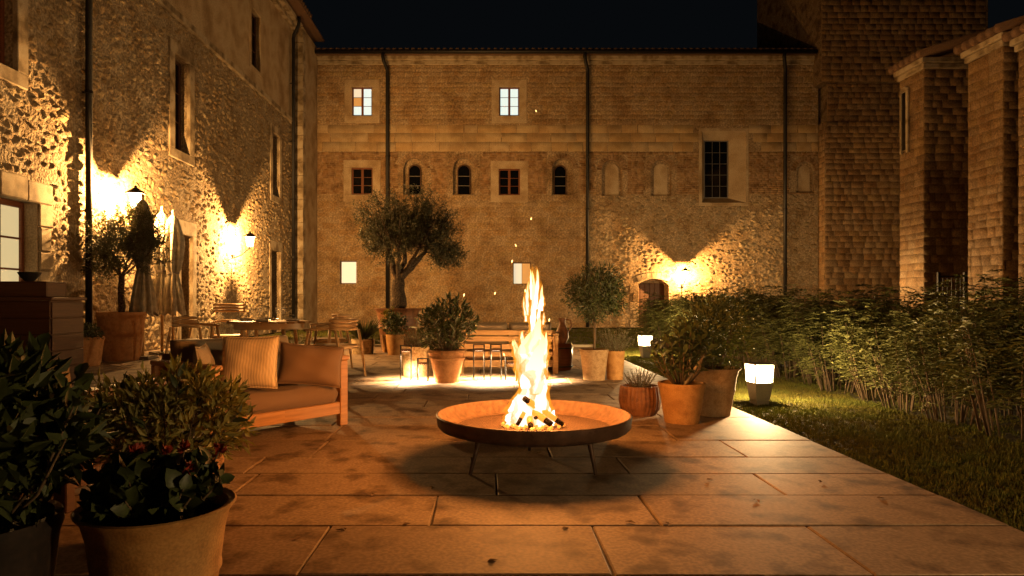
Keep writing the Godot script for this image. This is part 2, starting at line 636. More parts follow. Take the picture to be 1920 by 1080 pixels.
# fills the corners of a rectangular opening so that it ends in a round or segmental arch
func arch(st: SurfaceTool, r: Rect2, rise: float, depth: float, segs := 12) -> void:
	var hw := r.size.x / 2
	var cx := r.position.x + hw
	var top := r.end.y
	var rad := (hw * hw + rise * rise) / (2 * rise)
	var prev := Vector2.ZERO
	for k in segs + 1:
		var x := -hw + 2 * hw * k / segs
		var y := top - rad + sqrt(maxf(0, rad * rad - x * x))
		var p := Vector2(cx + x, y)
		if k > 0:
			quad(st, Vector3(prev.x, prev.y, 0), Vector3(prev.x, top, 0), Vector3(p.x, top, 0), Vector3(p.x, p.y, 0))
			quad(st, Vector3(prev.x, prev.y, 0), Vector3(p.x, p.y, 0), Vector3(p.x, p.y, -depth), Vector3(prev.x, prev.y, -depth))
		prev = p

# casement window as a part of a building: frame bars, panes, sill
func window(parent: Node3D, r: Rect2, depth: float, cols: int, rows: int, frame: Material, glass: Array, w := 0.05, mid := 0.0, sill := false) -> Node3D:
	var o := Node3D.new()
	o.name = "window"
	parent.add_child(o, true)
	var z := -depth + 0.03
	var x0 := r.position.x
	var y0 := r.position.y
	var st := start()
	bar(st, x0, x0 + w, y0, r.end.y, z, z + 0.06)
	bar(st, r.end.x - w, r.end.x, y0, r.end.y, z, z + 0.06)
	bar(st, x0 + w, r.end.x - w, y0, y0 + w, z, z + 0.055)
	bar(st, x0 + w, r.end.x - w, r.end.y - w, r.end.y, z, z + 0.055)
	done(st, "frame", frame, o)
	var iw := r.size.x - 2 * w
	var ih := r.size.y - 2 * w
	for i in range(1, cols):
		var bw := mid if (mid > 0 and i * 2 == cols) else w * 0.35
		var x := x0 + w + iw * i / cols
		st = start()
		bar(st, x - bw / 2, x + bw / 2, y0 + w, r.end.y - w, z + 0.004, z + 0.05)
		done(st, "mullion", frame, o)
	for j in range(1, rows):
		var y := y0 + w + ih * j / rows
		st = start()
		bar(st, x0 + w, r.end.x - w, y - w * 0.175, y + w * 0.175, z + 0.006, z + 0.046)
		done(st, "glazing_bar", frame, o)
	for i in cols:
		for j in rows:
			st = start()
			var a := x0 + w + iw * i / cols
			var b := y0 + w + ih * j / rows
			bar(st, a + 0.004, a + iw / cols - 0.004, b + 0.004, b + ih / rows - 0.004, z + 0.012, z + 0.02, 0.0)
			done(st, "pane", glass[(i + j * cols) % glass.size()], o)
	if sill:
		st = start()
		bar(st, x0 - 0.1, r.end.x + 0.1, y0 - 0.12, y0, -depth * 0.5, 0.09, 0.015)
		done(st, "sill", M.cut_stone, o)
	return o

# flat dressed-stone surround, proud of the wall
func surround(parent: Node3D, r: Rect2, jamb: float, head: float, foot: float, m: Material, proud := 0.03) -> void:
	var x0 := r.position.x
	var x1 := r.end.x
	var e := 0.005
	var parts := [[x0 - jamb, x0 + e, r.position.y, r.end.y], [x1 - e, x1 + jamb, r.position.y, r.end.y], [x0 - jamb, x1 + jamb, r.end.y - e, r.end.y + head]]
	if foot > 0:
		parts.append([x0 - jamb, x1 + jamb, r.position.y - foot, r.position.y + e])
	for p in parts:
		var st := start()
		bar(st, p[0], p[1], p[2], p[3], -0.06, proud, 0.012)
		done(st, "surround_stone", m, parent)

func R(a: float, b: float, c: float, d: float) -> Rect2:
	return Rect2(minf(a, b), minf(c, d), absf(b - a), absf(d - c))

func downpipe(parent: Node3D, u: float, top: float, bottom: float, r: float, w := 0.1) -> void:
	var st := start(false)
	tube(st, [Vector3(u, bottom, w), Vector3(u, top - 0.75, w), Vector3(u, top - 0.6, w + 0.02), Vector3(u - 0.12, top - 0.3, w + 0.22), Vector3(u - 0.14, top - 0.15, w + 0.25), Vector3(u - 0.14, top, w + 0.25)], [r, r, r, r, r, r], 10)
	var o := done(st, "downpipe", M.iron, parent)
	var y := bottom + 0.5
	while y < top - 1.0:
		st = start(false)
		lathe(st, [Vector2(0, -0.025), Vector2(r + 0.012, -0.025), Vector2(r + 0.012, 0.025), Vector2(0, 0.025)], 12, Vector3(u, y, w))
		bar(st, u - 0.015, u + 0.015, y - 0.015, y + 0.015, -0.01, w)
		done(st, "pipe_clip", M.iron, o)
		y += 2.1

# ------------------------------------------------------------------ setting
func ground() -> void:
	var st := start()
	quad(st, Vector3(-60, -0.06, 30), Vector3(-60, -0.06, -80), Vector3(60, -0.06, -80), Vector3(60, -0.06, 30))
	var g := done(st, "ground", M.earth)
	g.set_meta("kind", "structure")
	var terrace := Node3D.new()
	terrace.name = "terrace"
	terrace.set_meta("kind", "structure")
	add_child(terrace)
	st = start()
	bar(st, -7.2, 2.43, -0.055, -0.014, -15.75, 2.0, 0.0)
	done(st, "bedding", M.joint, terrace)
	# large pale slabs in rows across the terrace
	var z := 2.0
	var rows := [0.62, 0.42, 0.58, 0.5, 0.47, 0.44, 0.55]
	var k := 0
	while z > -15.6:
		var dz: float = rows[k % rows.size()] * (1.0 if z > -9 else 1.25)
		k += 1
		dz = minf(dz, z + 15.75)
		var x := -7.18
		var w := rng.randf_range(0.5, 1.2)
		while x < 2.44:
			var x1 := minf(x + w, 2.45)
			if 2.45 - x1 < 0.35:
				x1 = 2.45
			st = start()
			var t := rng.randf_range(0.76, 1.06)
			var hue := rng.randf()
			st.set_color(Color(t, t * (1 - 0.05 * hue), t * (1 - 0.12 * hue)))
			var gap := 0.0045
			var lift := rng.randf_range(-0.003, 0.002)
			slab_piece(st, x + gap, x1 - gap, z - dz + gap, z - gap, lift)
			done(st, "paving_slab", M.slab, terrace)
			x = x1
			w = rng.randf_range(0.95, 1.65) * (1.0 if z > -9 else 1.2)
		z -= dz
	# raised edging at the far end of the terrace
	st = start()
	bar(st, -7.1, 2.45, -0.05, 0.05, -15.95, -15.77, 0.01)
	var kerb := done(st, "kerb", M.cut_stone)
	kerb.set_meta("kind", "structure")

func slab_piece(st: SurfaceTool, x0: float, x1: float, z0: float, z1: float, y: float) -> void:
	var b := 0.006
	var o := Vector3((x0 + x1) / 2, -0.5, (z0 + z1) / 2)
	var lo := [Vector3(x0, -0.014, z0), Vector3(x1, -0.014, z0), Vector3(x1, -0.014, z1), Vector3(x0, -0.014, z1)]
	var mid := []
	var top := []
	for i in 4:
		var j := Vector3(rng.randf_range(-0.004, 0.003), 0, rng.randf_range(-0.004, 0.003))
		var s := Vector3(signf(o.x - lo[i].x), 0, signf(o.z - lo[i].z))
		mid.append(Vector3(lo[i].x, y - b, lo[i].z) + j)
		top.append(Vector3(lo[i].x, y, lo[i].z) + j + s * b)
	for i in 4:
		var j := (i + 1) % 4
		out_quad(st, lo[i], lo[j], mid[j], mid[i], o)
		out_quad(st, mid[i], mid[j], top[j], top[i], o)
	out_quad(st, top[0], top[1], top[2], top[3], o)

# the long wing whose rough wall runs along the terrace
func left_building() -> void:
	var b := thing("stone_wing", "long wing with a rough rubble wall and tall windows beside the terrace", "building", Vector3(-7.18, 0, 0), PI / 2)
	var near_door := R(8.9, 10.902, 0.0, 2.62)
	var near_win := R(9.35, 10.385, 4.55, 6.75)
	var win_a := R(15.603, 16.382, 4.55, 6.75)
	var win_b := R(22.692, 23.445, 4.6, 6.7)
	var door_a := R(15.928, 16.559, 0.0, 2.62)
	var door_b := R(22.581, 23.565, 0.0, 2.75)
	var win_c := R(20.699, 21.523, 8.25, 10.0)
	var win_d := R(14.2, 15.1, 8.25, 10.0)
	var ops := [[near_door, 0.3], [near_win, 0.26], [win_a, 0.28], [win_b, 0.26], [door_a, 0.34], [door_b, 0.34]]
	var st := start()
	wall_face(st, -4.0, 25.2, 0.0, 7.6, ops)
	quad(st, Vector3(-4, 0, -0.6), Vector3(25.2, 0, -0.6), Vector3(25.2, 11.3, -0.6), Vector3(-4, 11.3, -0.6))
	quad(st, Vector3(-4, 0, -0.6), Vector3(-4, 11.3, -0.6), Vector3(-4, 11.3, 0), Vector3(-4, 0, 0))
	done(st, "wall", M.mortar, b)
	st = start()
	wall_face(st, -4.0, 25.2, 7.6, 11.3, [[win_c, 0.22], [win_d, 0.22]])
	done(st, "upper_wall", M.plaster, b)
	st = start()
	bar(st, -4.0, 25.2, 7.52, 7.72, -0.05, 0.09, 0.03)
	done(st, "string_course", M.cut_stone, b)
	for w in [[near_win, 0.24], [win_a, 0.26], [win_b, 0.22]]:
		surround(b, w[0], w[1], 0.26, 0.22, M.cut_stone, 0.035)
	for w in [win_c, win_d]:
		surround(b, w, 0.15, 0.15, 0.12, M.plaster, 0.015)
	surround(b, door_a, 0.2, 0.34, 0.0, M.cut_stone, 0.03)
	surround(b, door_b, 0.2, 0.34, 0.0, M.cut_stone, 0.03)
	window(b, near_win, 0.26, 2, 3, M.red_wood, [M.dark_glass], 0.07, 0.1, false)
	window(b, win_a, 0.28, 2, 3, M.dark_wood, [M.dark_glass], 0.07, 0.1, false)
	window(b, win_b, 0.26, 2, 3, M.dark_wood, [M.dark_glass], 0.07, 0.1, false)
	window(b, win_c, 0.22, 2, 3, M.dark_wood, [M.dark_glass], 0.06, 0.09, false)
	window(b, win_d, 0.22, 2, 3, M.dark_wood, [M.dark_glass], 0.06, 0.09, false)
	window(b, near_door, 0.3, 4, 5, M.red_wood, [M.window_curtain], 0.09, 0.12, false)
	for d in [door_a, door_b]:
		var leafs := Node3D.new()
		leafs.name = "door"
		b.add_child(leafs, true)
		for k in 5:
			st = start()
			var x0: float = d.position.x + d.size.x * k / 5
			bar(st, x0 + 0.003, x0 + d.size.x / 5 - 0.003, 0.02, d.end.y - 0.01, -0.335, -0.29, 0.008)
			done(st, "door_board", M.dark_wood, leafs)
	st = start()
	bar(st, 10.902 - 0.03, 10.902 - 0.006, 0.0, 2.615, -0.296, -0.004, 0.004)
	done(st, "reveal", M.plaster, b)
	# dressed stones over the near opening
	for k in 4:
		st = start()
		var x0: float = 8.75 + k * 0.62
		bar(st, x0 + 0.006, x0 + 0.614, 2.612, 2.98 - 0.03 * (k % 2), -0.1, 0.035 + 0.006 * (k % 3), 0.02)
		done(st, "lintel_stone", M.cut_stone, b)
	var y := 0.0
	var i := 0
	while y < 2.6:
		var h := minf(rng.randf_range(0.28, 0.44), 2.62 - y)
		st = start()
		bar(st, 10.902 - 0.004, 10.902 + (0.27 if i % 2 else 0.34), y + 0.006, y + h - 0.006, -0.1, 0.03 + 0.008 * (i % 3), 0.02)
		done(st, "jamb_stone", M.cut_stone, b)
		y += h
		i += 1
	# the rubble itself
	var holes := [near_door.grow(0.03), R(8.7, 11.25, 2.6, 3.0), R(10.902, 10.902 + 0.27, 0, 2.7)]
	for w in [near_win, win_a, win_b]:
		holes.append(w.grow(0.24))
	for d in [door_a, door_b]:
		holes.append(R(d.position.x - 0.2, d.end.x + 0.2, 0, d.end.y + 0.34))
	var list := around(cells(7.0, 25.15, 0.0, 7.52, 0.16, 0.1), holes)
	lay(list, b, "stone", M.rubble, 300, 0.002, 0.029, 0.05, 0.03, Vector2(0.8, 1.08))
	# dressed end pier and the short return up to the rear range
	st = start()
	bar(st, 25.2, 27.28, 0.0, 11.2, -0.5, 0.35, 0.02)
	done(st, "corner_pier", M.plaster, b)
	var v := 0.0
	while v < 11.0:
		var h := rng.randf_range(0.35, 0.55)
		st = start()
		bar(st, 25.17, 25.5, v + 0.005, minf(v + h, 11.1) - 0.005, -0.02, 0.36 + rng.randf() * 0.012, 0.012)
		done(st, "quoin", M.cut_stone, b)
		v += h
	# moulded cornice, eaves and gutter
	st = start()
	bar(st, -4.0, 25.3, 11.0, 11.16, -0.05, 0.14, 0.02)
	bar(st, -4.0, 25.4, 11.16, 11.34, -0.05, 0.30, 0.03)
	done(st, "cornice", M.cut_stone, b)
	st = start()
	beam(st, Vector3(-4, 11.46, 0.2), Vector3(27.3, 11.46, 0.2), 0.9, 0.07)
	done(st, "eave", M.roof_tile, b)
	for q in range(0, 40):
		st = start(false)
		tube(st, [Vector3(15.4 + q * 0.25, 11.53, 0.66), Vector3(15.4 + q * 0.25, 11.95, -0.5)], [0.1, 0.09], 8)
		done(st, "roof_tile", M.roof_tile, b)
	downpipe(b, 24.75, 11.3, 0.05, 0.06, 0.12)
	downpipe(b, 12.077, 11.3, 0.05, 0.058, 0.12)

# the range that closes the courtyard
func back_building() -> void:
	var b := thing("rear_range", "three storey stone range with small windows closing the courtyard", "building", Vector3(0, 0, -27.3))
	var u0 := -6.83
	var u1 := 13.2
	var up := [R(-5.439, -4.628, 8.472, 9.624), R(0.448, 1.258, 8.472, 9.624)]
	var low := [R(-5.460, -4.607, 5.316, 6.403), R(0.427, 1.280, 5.294, 6.361)]
	var small := [R(-5.929, -5.268, 1.754, 2.671), R(1.002, 1.728, 1.732, 2.607)]
	var niches := [R(-3.391, -2.517, 5.316, 6.787), R(-1.408, -0.533, 5.316, 6.787), R(2.559, 3.413, 5.316, 6.766)]
	var blind := [R(4.543, 5.375, 5.273, 6.702), R(6.505, 7.337, 5.273, 6.702), R(12.306, 13.053, 5.401, 6.638)]
	var slits := [R(-3.178, -2.709, 5.337, 6.531), R(-1.216, -0.725, 5.337, 6.531), R(2.666, 3.135, 5.337, 6.510)]
	var big := R(8.553, 10.301, 4.996, 7.854)
	var door := R(6.015, 7.209, 0.0, 1.946)
	var ops := []
	for r in up + low:
		ops.append([r, 0.18])
	for r in small:
		ops.append([r, 0.3])
	for r in niches:
		ops.append([r, 0.2])
	for r in blind:
		ops.append([r, 0.16])
	ops.append([big, 0.42])
	ops.append([door, 0.7])
	var top := 10.861
	var st := start()
	wall_face(st, u0, u1, 0.0, top, ops)
	for r in niches + blind:
		arch(st, r, r.size.x / 2, 0.16)
	arch(st, door, 0.22, 0.68)
	quad(st, Vector3(u0, 0, -0.9), Vector3(u1, 0, -0.9), Vector3(u1, top, -0.9), Vector3(u0, top, -0.9))
	done(st, "wall", M.lime_mortar, b)
	window(b, up[0], 0.16, 2, 3, M.red_wood, [M.window_cool, M.window_cool, M.window_warm, M.window_cool, M.window_white, M.window_cool], 0.05, 0.09)
	window(b, up[1], 0.16, 2, 3, M.red_wood, [M.window_cool], 0.05, 0.09)
	for r in low:
		window(b, r, 0.16, 2, 3, M.red_wood, [M.dark_glass], 0.06, 0.1)
	window(b, small[0], 0.26, 1, 1, M.dark_wood, [M.window_white], 0.03)
	window(b, small[1], 0.26, 2, 1, M.dark_wood, [M.window_white, M.window_warm], 0.03)
	# round-headed lights inside the niches
	for i in 3:
		var r: Rect2 = slits[i]
		var w := Node3D.new()
		w.name = "window"
		b.add_child(w, true)
		st = start()
		var prof := PackedVector2Array([Vector2(r.position.x, r.position.y), Vector2(r.end.x, r.position.y)])
		for k in 11:
			var an := PI * k / 10
			prof.append(Vector2(r.get_center().x + cos(an) * r.size.x / 2, r.end.y - r.size.x / 2 + sin(an) * r.size.x / 2))
		for k in range(1, prof.size() - 1):
			out_tri(st, Vector3(prof[0].x, prof[0].y, -0.17), Vector3(prof[k].x, prof[k].y, -0.17), Vector3(prof[k + 1].x, prof[k + 1].y, -0.17), Vector3(prof[0].x, prof[0].y, -1))
		done(st, "pane", M.dark_glass, w)
		st = start()
		for k in prof.size():
			var p := prof[k]
			var q := prof[(k + 1) % prof.size()]
			beam(st, Vector3(p.x, p.y, -0.16), Vector3(q.x, q.y, -0.16), 0.035, 0.05)
		done(st, "frame", M.dark_wood, w)
		for k in 2:
			st = start()
			var yy := r.position.y + r.size.y * (0.3 + 0.32 * k)
			bar(st, r.position.x, r.end.x, yy - 0.012, yy + 0.012, -0.165, -0.14, 0.0)
			done(st, "glazing_bar", M.grey_metal, w)
	# plastered backs of the blind arches
	for r in blind:
		st = start()
		var q: Rect2 = R(r.position.x + 0.15, r.end.x - 0.13, r.position.y + 0.02, r.end.y - 0.13)
		var rim := PackedVector2Array([q.position, Vector2(q.end.x, q.position.y)])
		for k in 13:
			var an := PI * k / 12
			rim.append(Vector2(q.get_center().x + cos(an) * q.size.x / 2, q.end.y - q.size.x / 2 + sin(an) * q.size.x / 2))
		var hub := Vector3(q.get_center().x, q.get_center().y, -0.12)
		var deep := Vector3(hub.x, hub.y, -1.0)
		for k in rim.size():
			var e := rim[k]
			var f := rim[(k + 1) % rim.size()]
			out_tri(st, hub, Vector3(e.x, e.y, -0.125), Vector3(f.x, f.y, -0.125), deep)
			out_quad(st, Vector3(e.x, e.y, -0.125), Vector3(f.x, f.y, -0.125), Vector3(f.x, f.y, -0.158), Vector3(e.x, e.y, -0.158), hub - Vector3(0, 0, 0.02))
		done(st, "blind_panel", M.plaster, b)
	# brick rings round the arches
	for r in niches + blind:
		var cx: float = r.get_center().x
		var cy: float = r.end.y - r.size.x / 2
		for k in 15:
			var an := PI * (k + 0.5) / 15
			var rad: float = r.size.x / 2 + 0.1
			st = start()
			var tn := rng.randf_range(0.75, 1.1)
			st.set_color(Color(tn, tn, tn))
			var bas := Basis(Vector3(0, 0, 1), an - PI / 2)
			box(st, Transform3D(bas, Vector3(cx + cos(an) * rad, cy + sin(an) * rad, 0.0)), Vector3(0.085, 0.19, 0.06), 0.008)
			done(st, "arch_brick", M.brick, b)
	for r in up:
		surround(b, r, 0.3, 0.3, 0.3, M.plaster, 0.02)
	for r in low:
		surround(b, r, 0.32, 0.3, 0.28, M.plaster, 0.02)
	# deep barred window
	var inner := R(8.745, 9.726, 5.230, 7.555)
	var bw := window(b, inner, 0.42, 3, 5, M.grey_metal, [M.dark_glass], 0.035)
	st = start()
	var o4 := [Vector3(big.position.x, big.position.y, 0), Vector3(big.end.x, big.position.y, 0), Vector3(big.end.x, big.end.y, 0), Vector3(big.position.x, big.end.y, 0)]
	var i4 := [Vector3(inner.position.x, inner.position.y, -0.36), Vector3(inner.end.x, inner.position.y, -0.36), Vector3(inner.end.x, inner.end.y, -0.36), Vector3(inner.position.x, inner.end.y, -0.36)]
	for k in 4:
		quad(st, o4[k], o4[(k + 1) % 4], i4[(k + 1) % 4], i4[k])
	done(st, "splay", M.plaster, bw)
	surround(b, big, 0.12, 0.12, 0.12, M.plaster, 0.02)
	# arched door: boards, jambs and arch stones
	var dr := Node3D.new()
	dr.name = "door"
	b.add_child(dr, true)
	for k in 6:
		st = start()
		var x0 := door.position.x + door.size.x * k / 6
		bar(st, x0 + 0.004, x0 + door.size.x / 6 - 0.004, 0.02, door.end.y - 0.16, -0.68, -0.63, 0.01)
		done(st, "door_board", M.dark_wood, dr)
	for s in [0, 1]:
		var y := 0.0
		var k := 0
		while y < door.end.y - 0.25:
			var h := minf(0.34, door.end.y - 0.2 - y)
			var w := 0.22 if (k + s) % 2 else 0.36
			st = start()
			var tn := rng.randf_range(0.85, 1.08)
			st.set_color(Color(tn, tn, tn))
			var xa: float = door.position.x - w if s == 0 else door.end.x
			bar(st, xa, xa + w, y + 0.006, y + h - 0.006, -0.06, 0.045, 0.015)
			done(st, "jamb_stone", M.ashlar, dr)
			y += h
			k += 1
	for k in 7:
		var f := (k - 3.0) / 3.5
		st = start()
		var an := -f * 0.42
		box(st, Transform3D(Basis(Vector3(0, 0, 1), an), Vector3(door.get_center().x + sin(-an) * 1.62, door.end.y - 1.49 + cos(an) * 1.62, 0.0)), Vector3(0.2, 0.26, 0.1), 0.015)
		done(st, "arch_stone", M.cut_stone, dr)
	# masonry zones
	var holes := []
	for r in up + low:
		holes.append(r.grow(0.3))
	for r in small:
		holes.append(r.grow(0.05))
	for r in niches + blind:
		holes.append(R(r.position.x - 0.2, r.end.x + 0.2, r.position.y, r.end.y + 0.2))
	holes.append(big.grow(0.12))
	holes.append(R(door.position.x - 0.34, door.end.x + 0.34, 0, door.end.y + 0.18))
	var zone := around(courses(u0, u1, 8.12, 10.5, 0.14, 0.25, 0.16, 0.62, 0.03), holes)
	lay(zone, b, "course_stone", M.ashlar, 150, 0.006, 0.009, 0.03, 0.006, Vector2(0.84, 1.1))
	zone = around(courses(u0, u1, 7.04, 8.1, 0.32, 0.4, 0.5, 1.1), holes)
	lay(zone, b, "band_stone", M.plaster_tint, 200, 0.003, 0.006, 0.012, 0.002, Vector2(0.95, 1.05))
	zone = around(courses(u0, u1, 5.34, 7.02, 0.072, 0.084, 0.2, 0.3), holes)
	lay(zone, b, "brick", M.brick, 0, 0.007, 0.01, 0.006, 0.003, Vector2(0.8, 1.25))
	zone = around(courses(u0, 3.9, 0.0, 5.32, 0.16, 0.28, 0.2, 0.66, 0.035), holes)
	lay(zone, b, "course_stone", M.ashlar, 150, 0.006, 0.006, 0.035, 0.006, Vector2(0.88, 1.08))
	zone = around(cells(3.9, u1, 0.0, 5.32, 0.17, 0.12), holes)
	lay(zone, b, "rubble_stone", M.rubble, 300, 0.002, 0.036, 0.055, 0.04, Vector2(0.8, 1.08))
	# moulded top, gutter and roof
	st = start()
	bar(st, u0, u1, 10.5, 10.66, -0.05, 0.05, 0.02)
	bar(st, u0, u1, 10.66, top, -0.05, 0.12, 0.03)
	done(st, "cornice", M.cut_stone, b)
	st = start(false)
	tube(st, [Vector3(u0, top + 0.06, 0.34), Vector3(u1, top + 0.06, 0.34)], [0.085, 0.085], 10)
	done(st, "gutter", M.iron, b)
	st = start()
	quad(st, Vector3(u0 - 0.4, top + 0.02, 0.3), Vector3(u0 - 0.4, top + 2.0, -5.0), Vector3(u1, top + 2.0, -5.0), Vector3(u1, top + 0.02, 0.3))
	quad(st, Vector3(u0 - 0.4, top - 0.02, 0.3), Vector3(u1, top - 0.02, 0.3), Vector3(u1, top - 0.02, -0.1), Vector3(u0 - 0.4, top - 0.02, -0.1))
	done(st, "roof", M.roof_tile, b)
	for q in 80:
		st = start(false)
		tube(st, [Vector3(u0 + 0.12 + q * 0.25, top + 0.1, 0.36), Vector3(u0 + 0.12 + q * 0.25, top + 0.55, -0.9)], [0.1, 0.09], 6)
		done(st, "roof_tile", M.roof_tile, b)
	for px in [[-4.010, 0.02], [3.967, 0.02], [11.837, 0.02]]:
		downpipe(b, px[0], top, px[1], 0.07, 0.11)

# the taller church on the garden side, with its buttresses
func church() -> void:
	var b := thing("church", "tall dark stone church with tiled buttresses behind the hedge", "building", Vector3(0, 0, 0))
	var st := start()
	# transept that stands forward of the rear range
	bar(st, 13.2, 19.5, 0.0, 8.1, -33.0, -26.75, 0.03)
	bar(st, 13.35, 19.5, 8.1, 9.6, -33.0, -26.85, 0.03)
	bar(st, 13.0, 19.5, 9.6, 18.0, -33.0, -26.6, 0.03)
	done(st, "transept", M.mortar_dark, b)
	st = start()
	bar(st, 16.3, 17.6, 0.0, 7.9, -26.5, -6.0, 0.03)
	done(st, "nave_wall", M.mortar_dark, b)
	# coursed faces turned to the courtyard and to the garden
	face_blocks(b, Vector3(13.2, 0, -26.75), 0.0, 0.0, 3.1, 0.0, 8.1, "transept_stone", 90)
	face_blocks(b, Vector3(13.0, 0, -26.6), 0.0, 0.0, 6.4, 9.62, 13.2, "transept_stone", 60)
	face_blocks(b, Vector3(13.35, 0, -26.85), 0.0, 0.0, 4.0, 8.1, 9.6, "transept_stone", 20)
	face_blocks(b, Vector3(13.2, 0, 0), -PI / 2, -27.28, -26.78, 0.0, 8.1, "transept_stone", 20)
	var specs := [[12.0, 19.9, 18.8, 7.75], [12.0, 17.07, 15.9, 7.3], [12.0, 15.45, 14.3, 7.0]]
	for s in specs:
		var bt := Node3D.new()
		bt.name = "buttress"
		b.add_child(bt, true)
		st = start()
		bar(st, s[0], 16.35, 0.0, s[3], -s[1], -s[2], 0.02)
		done(st, "core", M.mortar_dark, bt)
		st = start()
		bar(st, s[0] - 0.06, 16.35, s[3] - 0.3, s[3] - 0.15, -s[1] - 0.06, -s[2] + 0.06, 0.02)
		bar(st, s[0] - 0.12, 16.35, s[3] - 0.15, s[3], -s[1] - 0.12, -s[2] + 0.12, 0.02)
		done(st, "moulding", M.cut_stone, bt)
		for q in 6:
			st = start(false)
			var z: float = -s[1] - 0.1 + q * (s[1] - s[2] + 0.2) / 5.0
			tube(st, [Vector3(s[0] - 0.22, s[3] + 0.06, z), Vector3(16.4, s[3] + 1.5, z)], [0.11, 0.11], 8)
			done(st, "roof_tile", M.roof_tile, bt)
		face_blocks(b, Vector3(s[0], 0, 0), -PI / 2, -s[1], -s[2], 0.0, s[3] - 0.32, "buttress_stone", 110)
		face_blocks(b, Vector3(0, 0, -s[2]), 0.0, s[0], s[0] + 4.2, 0.0, s[3] - 0.32, "buttress_stone", 40)
	# narrow slit light in the first buttress
	st = start()
	bar(st, 11.955, 11.99, 5.4, 7.05, -19.72, -19.52, 0.01)
	done(st, "slit_window", M.dark_glass, b)
	st = start()
	bar(st, 11.93, 11.99, 5.3, 7.15, -19.52, -19.42, 0.01)
	bar(st, 11.93, 11.99, 5.3, 7.15, -19.8, -19.72, 0.01)
	bar(st, 11.93, 11.99, 7.05, 7.2, -19.72, -19.52, 0.01)
	done(st, "slit_frame", M.cut_stone, b)

func face_blocks(b: Node3D, o: Vector3, turn: float, u0: float, u1: float, v0: float, v1: float, called: String, singles: int) -> void:
	var f := Node3D.new()
	f.name = "stone_face"
	b.add_child(f, true)
	f.position = o
	f.rotation.y = turn
	lay(courses(u0 + 0.004, u1 - 0.004, v0, v1, 0.17, 0.27, 0.24, 0.56, 0.008), f, called, M.church_stone, singles, 0.005, 0.006, 0.008, 0.0015, Vector2(0.78, 1.12))

# ------------------------------------------------------------------ lamps
func omni(parent: Node3D, called: String, p: Vector3, lin: Color, energy: float, size: float) -> void:
	var l := OmniLight3D.new()
	l.name = called
	l.light_color = lin.linear_to_srgb()
	l.light_energy = energy
	l.light_size = size
	l.omni_range = 60.0
	l.omni_attenuation = 2.0
	l.shadow_enabled = true
	l.position = p
	parent.add_child(l, true)

func wall_lantern(label: String, p: Vector3, turn: float, energy: float) -> void:
	# origin at the fixing on the wall; +z points away from the wall
	var o := thing("wall_lantern", label, "lantern", p, turn, "lanterns on the walls")
	var st := start(false)
	tube(st, [Vector3(0, -0.42, 0.0), Vector3(0, -0.44, 0.1), Vector3(0, -0.36, 0.28), Vector3(0, -0.24, 0.42), Vector3(0, -0.17, 0.50)], [0.018, 0.016, 0.014, 0.014, 0.014], 8)
	lathe(st, [Vector2(0, -0.06), Vector2(0.05, -0.06), Vector2(0.05, 0.06), Vector2(0, 0.06)], 10, Vector3(0, -0.42, 0.02))
	done(st, "bracket", M.iron, o)
	var c := Vector3(0, 0, 0.50)
	st = start()
	lathe(st, [Vector2(0, -0.165), Vector2(0.075, -0.165), Vector2(0.075, -0.15), Vector2(0, -0.15)], 6, c)
	done(st, "base_plate", M.iron, o)
	st = start()
	lathe(st, [Vector2(0, -0.145), Vector2(0.07, -0.145), Vector2(0.115, 0.125), Vector2(0, 0.125)], 6, c)
	done(st, "lamp_glass", M.lamp_glass, o)
	for k in 6:
		var a := TAU * k / 6
		st = start()
		beam(st, c + Vector3(cos(a) * 0.077, -0.15, sin(a) * 0.077), c + Vector3(cos(a) * 0.122, 0.13, sin(a) * 0.122), 0.012, 0.012, 0.003)
		done(st, "glazing_bar", M.iron, o)
	st = start()
	lathe(st, [Vector2(0, 0.13), Vector2(0.19, 0.13), Vector2(0.185, 0.15), Vector2(0.06, 0.235), Vector2(0.03, 0.25), Vector2(0.035, 0.28), Vector2(0, 0.30)], 6, c)
	done(st, "cap", M.iron, o)
	omni(o, "bulb_light", c + Vector3(0, -0.03, 0), LAMP_TINT, energy, 0.025)

func lawn_lantern(label: String, p: Vector3, energy: float) -> void:
	var o := thing("lawn_lantern", label, "lantern", p, 0.12, "lanterns standing on the lawn")
	var st := start()
	bar(st, -0.07, 0.07, -0.03, 0.04, -0.07, 0.07, 0.006)
	done(st, "plinth", M.grey_metal, o)
	st = start()
	taper(st, 0.075, 0.095, 0.04, 0.215)
	done(st, "body", M.grey_metal, o)
	st = start()
	taper(st, 0.088, 0.098, 0.218, 0.395)
	done(st, "lamp_glass", M.lawn_lamp_glass, o)
	for k in 4:
		var s := Vector3([-1, 1, 1, -1][k], 0, [-1, -1, 1, 1][k])
		st = start()
		beam(st, Vector3(0, 0.215, 0) + s * 0.094, Vector3(0, 0.40, 0) + s * 0.104, 0.014, 0.014, 0.003)
		done(st, "corner_bar", M.grey_metal, o)
	for k in 4:
		var turned := Basis(Vector3.UP, k * PI / 2)
		for x in [-0.032, 0.032]:
			st = start()
			beam(st, turned * Vector3(x, 0.218, 0.0905), turned * Vector3(x, 0.395, 0.1005), 0.006, 0.006, 0.001)
			done(st, "glazing_bar", M.grey_metal, o)
	st = start()
	bar(st, -0.112, 0.112, 0.398, 0.412, -0.112, 0.112, 0.004)
	done(st, "cap", M.grey_metal, o)
	omni(o, "bulb_light", Vector3(0, 0.30, 0), Color(1.0, 0.64, 0.28), energy, 0.05)

